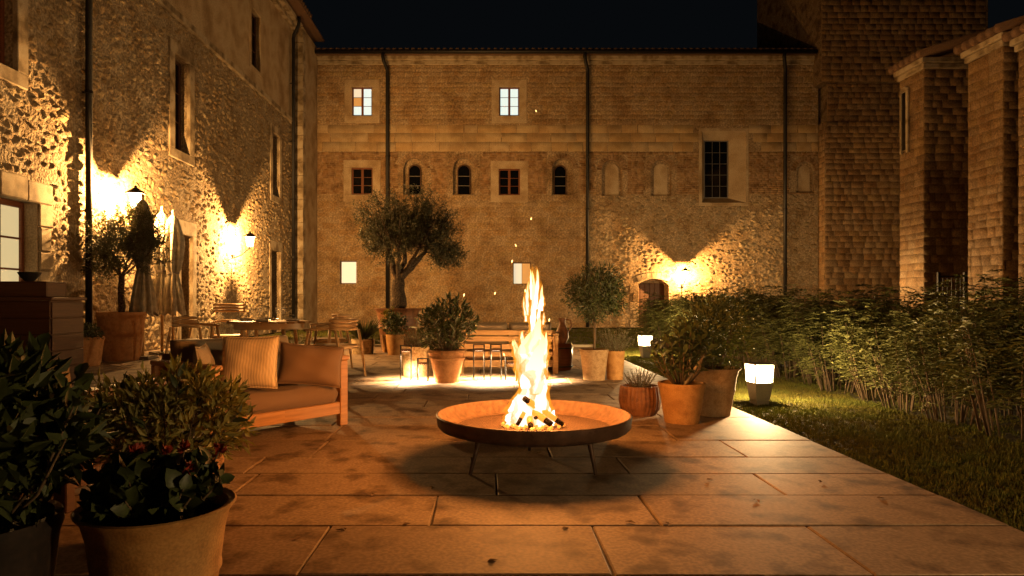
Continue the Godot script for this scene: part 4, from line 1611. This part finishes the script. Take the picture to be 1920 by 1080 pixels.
# leaves gathered in clumps through an ellipsoid crown
func crown(st: SurfaceTool, c: Vector3, r: Vector3, clumps: int, per: int, spread: float, l: float, w: float, hollow := 0.35, rise := 0.35) -> PackedVector3Array:
	var mids := PackedVector3Array()
	for k in clumps:
		var d := rvec()
		var q := c + d * r * pow(rng.randf_range(pow(hollow, 3.0), 1.0), 1.0 / 3.0)
		mids.append(q)
		var tone := rng.randf_range(0.7, 1.15)
		for i in per:
			var e := rvec()
			var p := q + e * spread * pow(rng.randf(), 0.6)
			var dir := (e + (p - c).normalized() * 0.7 + Vector3.UP * rise + rvec() * 0.4).normalized()
			leaf(st, p, dir, (p - c).normalized() + rvec() * 0.6, l * rng.randf_range(0.65, 1.2), w * rng.randf_range(0.75, 1.15), tone * rng.randf_range(0.75, 1.25))
	return mids

func leaf_mesh(l: float, w: float, droop: float, tone: float, m: Material) -> Mesh:
	var st := start(false)
	st.set_color(Color(tone, tone, tone * 0.9))
	var s := [0.0, 0.22, 0.5, 0.78, 1.0]
	var hw := [0.06, 0.36, 0.5, 0.33, 0.0]
	var c := []
	var a := []
	var b := []
	for i in 5:
		var y: float = -droop * l * s[i] * s[i]
		c.append(Vector3(0, y, s[i] * l))
		a.append(Vector3(hw[i] * w, y + hw[i] * w * 0.35, s[i] * l))
		b.append(Vector3(-hw[i] * w, y + hw[i] * w * 0.35, s[i] * l))
	for i in 4:
		quad(st, c[i], a[i], a[i + 1], c[i + 1])
		quad(st, c[i], c[i + 1], b[i + 1], b[i])
	st.generate_normals()
	st.index()
	var me := st.commit()
	me.surface_set_material(0, m)
	return me

func aim(p: Vector3, d: Vector3, up: Vector3, k: float) -> Transform3D:
	d = d.normalized()
	var x := up.cross(d).normalized()
	if x.length() < 0.5:
		x = Vector3.RIGHT
	return Transform3D(Basis(x * k, d.cross(x) * k, d * k), p)

# shrub whose single leaves can be picked out: stems that carry leaves along their upper half
func leafy_stems(parent: Node3D, o: Vector3, r: Vector3, stems: int, leaves: int, meshes: Array, lift: float, spiral := 2.4) -> void:
	var each := int(ceil(float(leaves) / stems))
	var st := start(false)
	var n := 0
	for k in stems:
		var a := k * 2.4 + rng.randf_range(-0.3, 0.3)
		var rr := sqrt((k + 0.5) / stems)
		var tip := o + Vector3(cos(a) * r.x * rr, r.y * (1.0 - 0.45 * rr * rr) * rng.randf_range(0.85, 1.08), sin(a) * r.z * rr)
		var foot := o + Vector3(cos(a) * r.x * 0.18 * rr, 0, sin(a) * r.z * 0.18 * rr)
		var mid := foot.lerp(tip, 0.5) + Vector3(cos(a), 0, sin(a)) * r.x * 0.1 * rr - Vector3(0, r.y * 0.03, 0)
		tube(st, [foot, mid, tip], [0.007, 0.005, 0.002], 5)
		for i in each:
			if n >= leaves:
				break
			n += 1
			var t := lerpf(0.28, 1.0, pow((i + 0.6) / each, 0.8))
			var p := foot.lerp(mid, t * 2) if t < 0.5 else mid.lerp(tip, t * 2 - 1)
			var ang := i * spiral + k
			var along := (tip - foot).normalized()
			var sx := along.cross(Vector3(0.3, 0.1, 1)).normalized()
			var out := (sx * cos(ang) + along.cross(sx) * sin(ang)).normalized()
			var d := out + along * lerpf(0.35, 1.4, t) + Vector3(0, lift, 0)
			put(meshes[n % meshes.size()], "leaf", parent, aim(p, d, along + out * 0.2 + rvec() * 0.3, rng.randf_range(0.7, 1.15)))
	done(st, "stem", M.stem, parent)

func gnarled(st: SurfaceTool, a: Vector3, b: Vector3, r0: float, r1: float, wob: float, n := 7) -> void:
	var pts := PackedVector3Array()
	var rad := PackedFloat32Array()
	for i in n + 1:
		var t := float(i) / n
		pts.append(a.lerp(b, t) + Vector3(rng.randf_range(-wob, wob), 0, rng.randf_range(-wob, wob)) * sin(t * PI))
		rad.append(lerpf(r0, r1, t) * rng.randf_range(0.88, 1.15))
	tube(st, pts, rad, 9)

# open feathery olive crown on a forked trunk
func olive(parent: Node3D, o: Vector3, fork: float, c: Vector3, r: Vector3, trunk: float, limbs: int, clumps: int, per: int, l: float, w: float, lobes := []) -> void:
	var st := start(false)
	var f := o + Vector3(0, fork, 0)
	gnarled(st, o, f, trunk * 1.35, trunk, trunk * 0.35)
	done(st, "trunk", M.bark, parent)
	st = start(false)
	var lf := start()
	var ends := []
	for k in limbs:
		var a := TAU * k / limbs + rng.randf_range(-0.3, 0.3)
		var e := c + Vector3(cos(a) * r.x * 0.45, rng.randf_range(-0.45, 0.1) * r.y, sin(a) * r.z * 0.45)
		gnarled(st, f - Vector3(0, trunk * 0.4, 0), e, trunk * 0.5, trunk * 0.2, trunk * 0.4)
		for i in 4:
			var e2 := e + Vector3(cos(a + rng.randf_range(-1.1, 1.1)) * r.x * 0.38, rng.randf_range(0.0, 0.75) * r.y, sin(a + rng.randf_range(-1.1, 1.1)) * r.z * 0.38)
			gnarled(st, e, e2, trunk * 0.17, trunk * 0.05, trunk * 0.3, 5)
			ends.append(e2)
	done(st, "limb", M.bark, parent)
	for k in clumps:
		var d := rvec()
		var lc := c
		var lr := r
		if lobes:
			var lb: Array = lobes[k % lobes.size()]
			lc = c + lb[0] * r
			lr = r * float(lb[1])
		var q := lc + d * lr * pow(rng.randf_range(0.08, 1.0), 0.4) * rng.randf_range(0.8, 1.15)
		var near: Vector3 = ends[rng.randi() % ends.size()]
		if rng.randf() < 0.25:
			q = q.lerp(near, 0.5)
		var tw := (q - c).normalized() + Vector3(0, 0.3, 0) + rvec() * 0.7
		var ln := r.x * rng.randf_range(0.16, 0.32)
		var tone := rng.randf_range(0.65, 1.2)
		for i in per:
			var t := (i + 0.5) / per
			var p := q + tw.normalized() * ln * (t - 0.5) + rvec() * ln * 0.12
			leaf(lf, p, tw.normalized() * 0.7 + rvec(), rvec(), l * rng.randf_range(0.7, 1.2), w, tone * rng.randf_range(0.8, 1.2))
	done(lf, "crown", M.leaf_olive, parent)

func plants() -> void:
	var st: SurfaceTool
	# --- foreground
	var o := thing("potted_flowers", "wide ochre pot with dark leaves and red blooms in front", "potted plant", Vector3(-1.016, 0, -2.1))
	pot(o, "flared", M.ochre_clay, 0.226, 0.145, 0.43)
	var gm := []
	for k in 3:
		gm.append(leaf_mesh(0.058, 0.05, 0.25 + 0.1 * k, [0.8, 1.0, 1.25][k], M.leaf_dark))
	leafy_stems(o, Vector3(0, 0.385, 0), Vector3(0.21, 0.18, 0.2), 40, 300, gm, 0.5)
	st = start()
	crown(st, Vector3(0, 0.45, 0), Vector3(0.17, 0.08, 0.16), 40, 10, 0.04, 0.05, 0.042, 0.3)
	var under := done(st, "foliage", M.leaf_dark, o)
	under.set_meta("kind", "stuff")
	for k in 6:
		var q: Vector3 = [Vector3(-0.04, 0.60, 0.05), Vector3(0.02, 0.58, -0.02), Vector3(0.10, 0.605, 0.04), Vector3(0.16, 0.575, -0.08), Vector3(-0.1, 0.55, -0.03), Vector3(0.13, 0.55, 0.08)][k]
		st = start()
		for i in 16:
			leaf(st, q + rvec() * 0.006, rvec() + Vector3(0, 0.8, 0), rvec(), 0.026, 0.02, rng.randf_range(0.7, 1.3))
		var fl := done(st, "flower", M.petal, o)
		st = start(false)
		tube(st, [Vector3(q.x * 0.5, 0.4, q.z * 0.5), q], [0.004, 0.003], 5)
		done(st, "flower_stalk", M.stem, fl)
	o = thing("potted_shrub", "bushy pot plant with pale yellow-edged leaves behind the front pot", "potted plant", Vector3(-1.42, 0, -3.0))
	pot(o, "rolled", M.terracotta, 0.235, 0.15, 0.36)
	var vm := []
	for k in 4:
		vm.append(leaf_mesh(0.066, 0.022, 0.1 + 0.1 * k, [0.7, 1.0, 1.25, 0.85][k], [M.leaf_mid, M.leaf_pale, M.leaf_pale, M.leaf_mid][k]))
	leafy_stems(o, Vector3(0.02, 0.32, 0), Vector3(0.39, 0.42, 0.34), 40, 300, vm, 0.3)
	st = start()
	crown(st, Vector3(0.02, 0.54, 0), Vector3(0.36, 0.2, 0.3), 130, 16, 0.06, 0.062, 0.021, 0.5)
	var more := done(st, "foliage", M.leaf_pale, o)
	more.set_meta("kind", "stuff")
	for k in 4:
		st = start()
		var q := Vector3([0.15, 0.19, 0.12, 0.2][k], 0.38 + 0.015 * k, [0.1, 0.04, 0.13, 0.09][k])
		for i in 12:
			leaf(st, q, rvec() + Vector3(0, 0.6, 0), rvec(), 0.025, 0.02, rng.randf_range(0.7, 1.2))
		done(st, "flower", M.petal, o)
	o = thing("potted_shrub", "dark leafy shrub in a dark pot beside the flowering pot", "potted plant", Vector3(-1.46, 0, -1.95))
	pot(o, "plain", M.dark_clay, 0.21, 0.16, 0.43)
	var lm := []
	for k in 3:
		lm.append(leaf_mesh(0.082, 0.04, 0.2 + 0.1 * k, [0.8, 1.0, 1.2][k], M.leaf_dark))
	leafy_stems(o, Vector3(0, 0.39, 0), Vector3(0.33, 0.56, 0.33), 30, 290, lm, 0.2)
	st = start()
	crown(st, Vector3(0, 0.66, 0), Vector3(0.26, 0.24, 0.26), 120, 14, 0.08, 0.075, 0.036, 0.3)
	more = done(st, "foliage", M.leaf_dark, o)
	more.set_meta("kind", "stuff")

	# --- beside the wing
	o = thing("potted_olive_tree", "olive tree in a big terracotta pot against the rubble wall", "potted tree", Vector3(-6.55, 0, -12.2))
	pot(o, "plain", M.terracotta, 0.40, 0.30, 0.86)
	olive(o, Vector3(0, 0.75, 0), 0.75, Vector3(0.08, 2.08, 0), Vector3(0.84, 0.78, 0.65), 0.045, 6, 1000, 16, 0.06, 0.016, [[Vector3(-0.42, 0.15, 0.1), 0.55], [Vector3(0.1, 0.4, 0), 0.55], [Vector3(0.5, -0.2, 0.1), 0.5], [Vector3(-0.1, -0.25, 0.3), 0.5], [Vector3(0.35, 0.3, -0.2), 0.5], [Vector3(-0.5, -0.4, 0), 0.4]])
	o = thing("potted_herb", "small terracotta pot of leafy herbs at the foot of the downpipe", "potted plant", Vector3(-6.55, 0, -11.15))
	pot(o, "plain", M.terracotta, 0.255, 0.19, 0.47)
	st = start()
	crown(st, Vector3(0, 0.52, 0), Vector3(0.26, 0.14, 0.26), 45, 16, 0.07, 0.06, 0.022)
	done(st, "foliage", M.leaf_mid, o)

	# --- middle of the terrace
	o = thing("large_olive_tree", "spreading old olive tree in a wide brown planter", "potted tree", Vector3(-1.92, 0, -14.6))
	pot(o, "flared", M.brown_clay, 0.50, 0.34, 0.90)
	olive(o, Vector3(0, 0.80, 0), 0.72, Vector3(0.22, 2.5, 0), Vector3(1.12, 1.02, 0.95), 0.13, 7, 1350, 18, 0.075, 0.017, [[Vector3(-0.5, 0.35, 0.1), 0.5], [Vector3(0.05, 0.5, 0), 0.52], [Vector3(0.55, -0.2, 0.2), 0.46], [Vector3(-0.3, -0.2, 0.3), 0.45], [Vector3(0.45, 0.25, -0.2), 0.48], [Vector3(-0.6, -0.05, -0.2), 0.4], [Vector3(0.75, -0.45, 0), 0.3], [Vector3(0.1, 0.0, 0.3), 0.42]])
	o = thing("potted_shrub", "round leafy shrub in a banded terracotta pot", "potted plant", Vector3(-0.535, 0, -8.901))
	pot(o, "rolled", M.terracotta, 0.235, 0.15, 0.42)
	var rm := []
	for k in 3:
		rm.append(leaf_mesh(0.12, 0.036, 0.15 + 0.12 * k, [0.8, 1.05, 1.3][k], [M.leaf_mid, M.leaf_grey, M.leaf_mid][k]))
	leafy_stems(o, Vector3(0, 0.38, 0), Vector3(0.44, 0.66, 0.42), 34, 300, rm, 0.25)
	st = start()
	crown(st, Vector3(0, 0.72, 0), Vector3(0.36, 0.34, 0.34), 60, 12, 0.08, 0.11, 0.034, 0.3)
	more = done(st, "foliage", M.leaf_mid, o)
	more.set_meta("kind", "stuff")
	o = thing("potted_herb", "pale tall planter of upright herbs behind the steel lamps", "potted plant", Vector3(-1.012, 0, -9.600))
	pot(o, "cylinder", M.pale_clay, 0.195, 0.18, 0.42)
	spikes(o, Vector3(0, 0.38, 0), 0.22, 0.36, 60, M.leaf_grey, 22, 0.035, 0.007)
	o = thing("potted_greenery", "tan pot of trailing greenery before the olive planter", "potted plant", Vector3(-1.827, 0, -13.440))
	pot(o, "cylinder", M.ochre_clay, 0.19, 0.14, 0.40)
	st = start()
	crown(st, Vector3(0, 0.58, 0), Vector3(0.2, 0.24, 0.2), 50, 14, 0.07, 0.06, 0.04)
	done(st, "foliage", M.leaf_mid, o)
	o = thing("potted_greenery", "second tan pot half hidden behind the trailing greenery", "potted plant", Vector3(-2.045, 0, -14.147))
	pot(o, "cylinder", M.ochre_clay, 0.16, 0.13, 0.36)
	st = start()
	crown(st, Vector3(0, 0.62, 0), Vector3(0.14, 0.3, 0.14), 30, 12, 0.06, 0.06, 0.04)
	done(st, "foliage", M.leaf_pale, o)
	o = thing("potted_spiky_grass", "low pale planter with a spiky dark grass", "potted plant", Vector3(-2.507, 0, -13.714))
	pot(o, "cylinder", M.pale_clay, 0.235, 0.21, 0.29)
	st = start()
	for k in 150:
		var a := rng.randf() * TAU
		var e := Vector3(cos(a) * rng.randf_range(0.05, 0.32), rng.randf_range(0.25, 0.5), sin(a) * rng.randf_range(0.05, 0.3))
		leaf(st, Vector3(cos(a) * 0.06, 0.27, sin(a) * 0.06), e, Vector3.UP, e.length(), 0.018, rng.randf_range(0.7, 1.2))
	done(st, "foliage", M.leaf_mid, o)

	# --- by the lawn, far pair
	o = thing("potted_ball_tree", "clipped ball tree on a slim stem in a weathered pot", "potted tree", Vector3(1.421, 0, -9.143))
	pot(o, "plain", M.old_clay, 0.19, 0.14, 0.41)
	st = start(false)
	tube(st, [Vector3(0, 0.36, 0), Vector3(0.012, 0.6, 0), Vector3(0.0, 0.95, 0)], [0.018, 0.016, 0.014], 8)
	done(st, "trunk", M.stem, o)
	st = start()
	crown(st, Vector3(0.02, 1.16, 0), Vector3(0.38, 0.36, 0.36), 300, 16, 0.075, 0.055, 0.02, 0.45, 0.2)
	done(st, "crown", M.leaf_mid, o)
	o = thing("potted_shrub", "tan pot with a loose feathery shrub beside the ball tree", "potted plant", Vector3(1.712, 0, -9.205))
	pot(o, "cylinder", M.ochre_clay, 0.13, 0.105, 0.385)
	spikes(o, Vector3(0, 0.34, 0), 0.27, 0.42, 46, M.leaf_grey, 20, 0.03, 0.009)

	# --- by the lawn, near trio
	o = thing("potted_herb", "round ribbed brown pot with sparse dry stalks", "potted plant", Vector3(1.412, 0, -6.340))
	pot(o, "round", M.brown_clay, 0.19, 0.14, 0.27)
	spikes(o, Vector3(0, 0.23, 0), 0.17, 0.24, 60, M.leaf_grey, 10, 0.025, 0.005)
	o = thing("potted_shrub", "plain ochre pot with glossy drooping leaves and a bare branch", "potted plant", Vector3(1.687, 0, -5.947))
	pot(o, "plain", M.ochre_clay, 0.20, 0.145, 0.345)
	var dm := []
	for k in 3:
		dm.append(leaf_mesh(0.10, 0.044, 0.25 + 0.15 * k, [0.85, 1.1, 1.35][k], M.leaf_mid))
	leafy_stems(o, Vector3(0, 0.31, 0), Vector3(0.30, 0.56, 0.28), 26, 240, dm, 0.1)
	st = start(false)
	gnarled(st, Vector3(-0.02, 0.3, 0.05), Vector3(0.17, 0.58, 0.08), 0.016, 0.011, 0.012, 6)
	gnarled(st, Vector3(0.06, 0.42, 0.06), Vector3(0.04, 0.55, 0.1), 0.011, 0.007, 0.01, 4)
	done(st, "bare_branch", M.pale_stem, o)
	o = thing("potted_shrub", "largest of the three pots by the lawn with a loose bush", "potted plant", Vector3(2.085, 0, -6.340))
	pot(o, "flared", M.old_clay, 0.25, 0.155, 0.44)
	st = start()
	crown(st, Vector3(0, 0.74, 0), Vector3(0.34, 0.33, 0.3), 150, 16, 0.08, 0.06, 0.022, 0.3)
	done(st, "foliage", M.leaf_hedge, o)
	st = start(false)
	for k in 9:
		var a := k * 2.4
		tube(st, [Vector3(cos(a) * 0.04, 0.38, sin(a) * 0.04), Vector3(cos(a) * 0.2, 0.8, sin(a) * 0.2)], [0.009, 0.004], 6)
	done(st, "stem", M.stem, o)

# upright sprigs with short needle leaves
func spikes(parent: Node3D, o: Vector3, r: float, h: float, n: int, m: Material, per: int, l: float, w: float) -> void:
	var st := start()
	var tw := start(false)
	for k in n:
		var a := k * 2.4
		var rr := r * sqrt((k + 0.5) / n)
		var tip := o + Vector3(cos(a) * rr, h * rng.randf_range(0.6, 1.05) * (1.0 - 0.3 * rr / r), sin(a) * rr)
		var foot := o + Vector3(cos(a) * rr * 0.35, 0, sin(a) * rr * 0.35)
		tube(tw, [foot, foot.lerp(tip, 0.5) + rvec() * 0.01, tip], [0.003, 0.0025, 0.0015], 4, false)
		for i in per:
			var t := lerpf(0.25, 1.0, (i + 0.5) / per)
			leaf(st, foot.lerp(tip, t), (tip - foot).normalized() * 0.8 + rvec(), rvec(), l * rng.randf_range(0.7, 1.2), w, rng.randf_range(0.7, 1.25))
	done(tw, "stem", M.stem, parent)
	done(st, "foliage", m, parent)

# ------------------------------------------------------------------ hedge and lawn
func hedge_and_lawn() -> void:
	var st := start()
	for q in [[2.45, 14.2, -26.7, 2.5], [-7.1, 2.45, -27.3, -15.95]]:
		quad(st, Vector3(q[0], -0.03, q[3]), Vector3(q[0], -0.03, q[2]), Vector3(q[1], -0.03, q[2]), Vector3(q[1], -0.03, q[3]))
	var g := done(st, "lawn_soil", M.earth)
	g.set_meta("kind", "structure")
	# tufts
	st = start()
	for k in 9:
		var a := rng.randf() * TAU
		var d := Vector3(cos(a) * rng.randf_range(0.2, 0.9), 1.0, sin(a) * rng.randf_range(0.2, 0.9))
		leaf(st, Vector3(rng.randf_range(-0.02, 0.02), -0.003, rng.randf_range(-0.02, 0.02)), d, Vector3(cos(a), 0.2, sin(a)), rng.randf_range(0.022, 0.042), 0.005, rng.randf_range(0.7, 1.2))
	st.generate_normals()
	var tuft := st.commit()
	tuft.surface_set_material(0, M.grass)
	var mm := MultiMesh.new()
	mm.transform_format = MultiMesh.TRANSFORM_3D
	mm.use_colors = true
	mm.mesh = tuft
	var spots := []
	var nz := FastNoiseLite.new()
	nz.seed = 12
	nz.frequency = 0.9
	while spots.size() < 26000:
		var z := -2.2 - pow(rng.randf(), 1.5) * 13.5
		var x := rng.randf_range(2.44, 4.9)
		if x > 4.0 and rng.randf() < 0.75:
			continue
		spots.append(Vector3(x, -0.028, z))
	while spots.size() < 34000:
		spots.append(Vector3(rng.randf_range(-7.0, 12.0), -0.028, rng.randf_range(-26.5, -16.0)))
	mm.instance_count = spots.size()
	for i in spots.size():
		var p: Vector3 = spots[i]
		var v := nz.get_noise_2d(p.x, p.z)
		var far := 1.0 if p.z > -15.9 else 2.2
		var k := rng.randf_range(0.7, 1.25) * (1.0 + 0.35 * v) * far
		mm.set_instance_transform(i, Transform3D(Basis(Vector3.UP, rng.randf() * TAU).scaled(Vector3(k, k * rng.randf_range(0.7, 1.1), k)), p))
		var t := rng.randf_range(0.75, 1.15) + 0.3 * v
		mm.set_instance_color(i, Color(t * (1.0 + 0.25 * rng.randf() - 0.3 * v), t, t * 0.8))
	var gi := MultiMeshInstance3D.new()
	gi.name = "grass"
	gi.multimesh = mm
	add_child(gi)
	tag(gi, "short lawn grass along the edge of the terrace", "grass")
	gi.set_meta("kind", "stuff")
	# hedge of feathery bushes, each on a clump of bare canes
	var kinds := []
	for v in 4:
		var lf := start()
		var cn := start(false)
		for k in 22:
			var a := rng.randf() * TAU
			var rr := sqrt(rng.randf())
			var foot := Vector3(cos(a) * 0.24 * rr, -0.03, sin(a) * 0.24 * rr)
			var tip := Vector3(cos(a) * 0.5 * rr, rng.randf_range(0.6, 1.06), sin(a) * 0.5 * rr)
			var mid := foot.lerp(tip, 0.5) + rvec() * 0.03
			tube(cn, [foot, mid, mid.lerp(tip, 0.8)], [0.008, 0.006, 0.002], 5)
			for s in 18:
				var t := lerpf(0.3, 1.04, pow((s + rng.randf()) / 18.0, 0.8))
				var p := foot.lerp(mid, t * 2) if t < 0.5 else mid.lerp(tip, t * 2 - 1)
				var b := rng.randf() * TAU
				var d := (Vector3(cos(b), rng.randf_range(-0.1, 0.55), sin(b)) + Vector3(cos(a), 0, sin(a)) * 0.4).normalized()
				var ln := rng.randf_range(0.14, 0.28)
				var side := d.cross(Vector3.UP).normalized()
				var tone := rng.randf_range(0.6, 1.25)
				for i in 11:
					var f := (i + 1.0) / 11.0
					var q := p + d * ln * f - Vector3(0, ln * 0.35 * f * f, 0)
					var dd := d * 0.7 + side * (1.0 if i % 2 else -1.0) * 0.9 + Vector3(0, rng.randf_range(-0.35, 0.25), 0)
					leaf(lf, q, dd, Vector3.UP + rvec() * 0.5, rng.randf_range(0.045, 0.08), 0.021, tone * rng.randf_range(0.8, 1.2))
		var sh := thing("hedge_shrub", "feathery evergreen shrub on bare canes in the hedge along the lawn", "shrub", Vector3.ZERO, 0.0, "shrubs of the hedge")
		done(cn, "cane", M.stem, sh)
		done(lf, "foliage", M.leaf_hedge, sh)
		kinds.append(sh)
	var n := 0
	for row in 3:
		var z: float = [-4.75, -4.2, -5.4][row]
		while z > -17.5:
			var x: float = [4.22, 4.9, 5.7][row] + rng.randf_range(-0.12, 0.12)
			var p := Vector3(x, 0, z)
			var turn := rng.randf() * TAU
			var sh: Node3D = kinds[n] if n < 4 else copy(kinds[n % 4], p, turn)
			sh.position = p
			sh.rotation.y = turn
			var k: float = rng.randf_range(0.82, 1.18) * [1.0, 1.08, 1.12][row]
			sh.scale = Vector3(k, k, k)
			n += 1
			z -= rng.randf_range(0.62, 0.8) * [1.0, 1.1, 1.25][row]

func small_things() -> void:
	# fallen leaves on the paving
	var st: SurfaceTool
	for p in [Vector3(-0.670, 0, -3.118), Vector3(-0.307, 0, -3.818), Vector3(-0.618, 0, -3.682), Vector3(0.011, 0, -2.748), Vector3(0.357, 0, -3.148), Vector3(0.850, 0, -3.200), Vector3(0.670, 0, -3.239), Vector3(1.930, 0, -3.953), Vector3(2.086, 0, -3.632), Vector3(0.350, 0, -4.716), Vector3(1.301, 0, -4.012), Vector3(-0.388, 0, -3.200), Vector3(-0.838, 0, -3.020), Vector3(1.414, 0, -3.584)]:
		var o := thing("fallen_leaf", "dry curled leaf lying on the paving", "leaf", p + Vector3(0, 0.004, 0), rng.randf() * TAU, "dry leaves on the paving")
		st = start()
		leaf(st, Vector3(-0.02, 0, 0), Vector3(1, 0.12, 0), Vector3.UP, rng.randf_range(0.035, 0.06), 0.022, 1.0)
		leaf(st, Vector3(-0.02, 0.001, 0.006), Vector3(0.8, 0.3, 0.6), Vector3.UP, rng.randf_range(0.02, 0.04), 0.015, 0.8)
		done(st, "blade", M.dry_leaf, o)
	# iron gate panel in front of the church
	var gp := thing("iron_gate", "dark iron gate standing between the church buttresses", "gate", Vector3(10.6, 0, -15.6))
	for x in [-0.3, 0.3]:
		st = start()
		bar(st, x - 0.03, x + 0.03, -0.05, 1.72, -0.03, 0.03, 0.005)
		done(st, "post", M.iron, gp)
	for y in [0.2, 0.95, 1.6]:
		st = start()
		bar(st, -0.27, 0.27, y, y + 0.04, -0.015, 0.015, 0.004)
		done(st, "rail", M.iron, gp)
	for k in 5:
		st = start()
		bar(st, -0.21 + k * 0.1, -0.195 + k * 0.1, -0.02, 1.58, -0.008, 0.008, 0.002)
		done(st, "gate_bar", M.iron, gp)
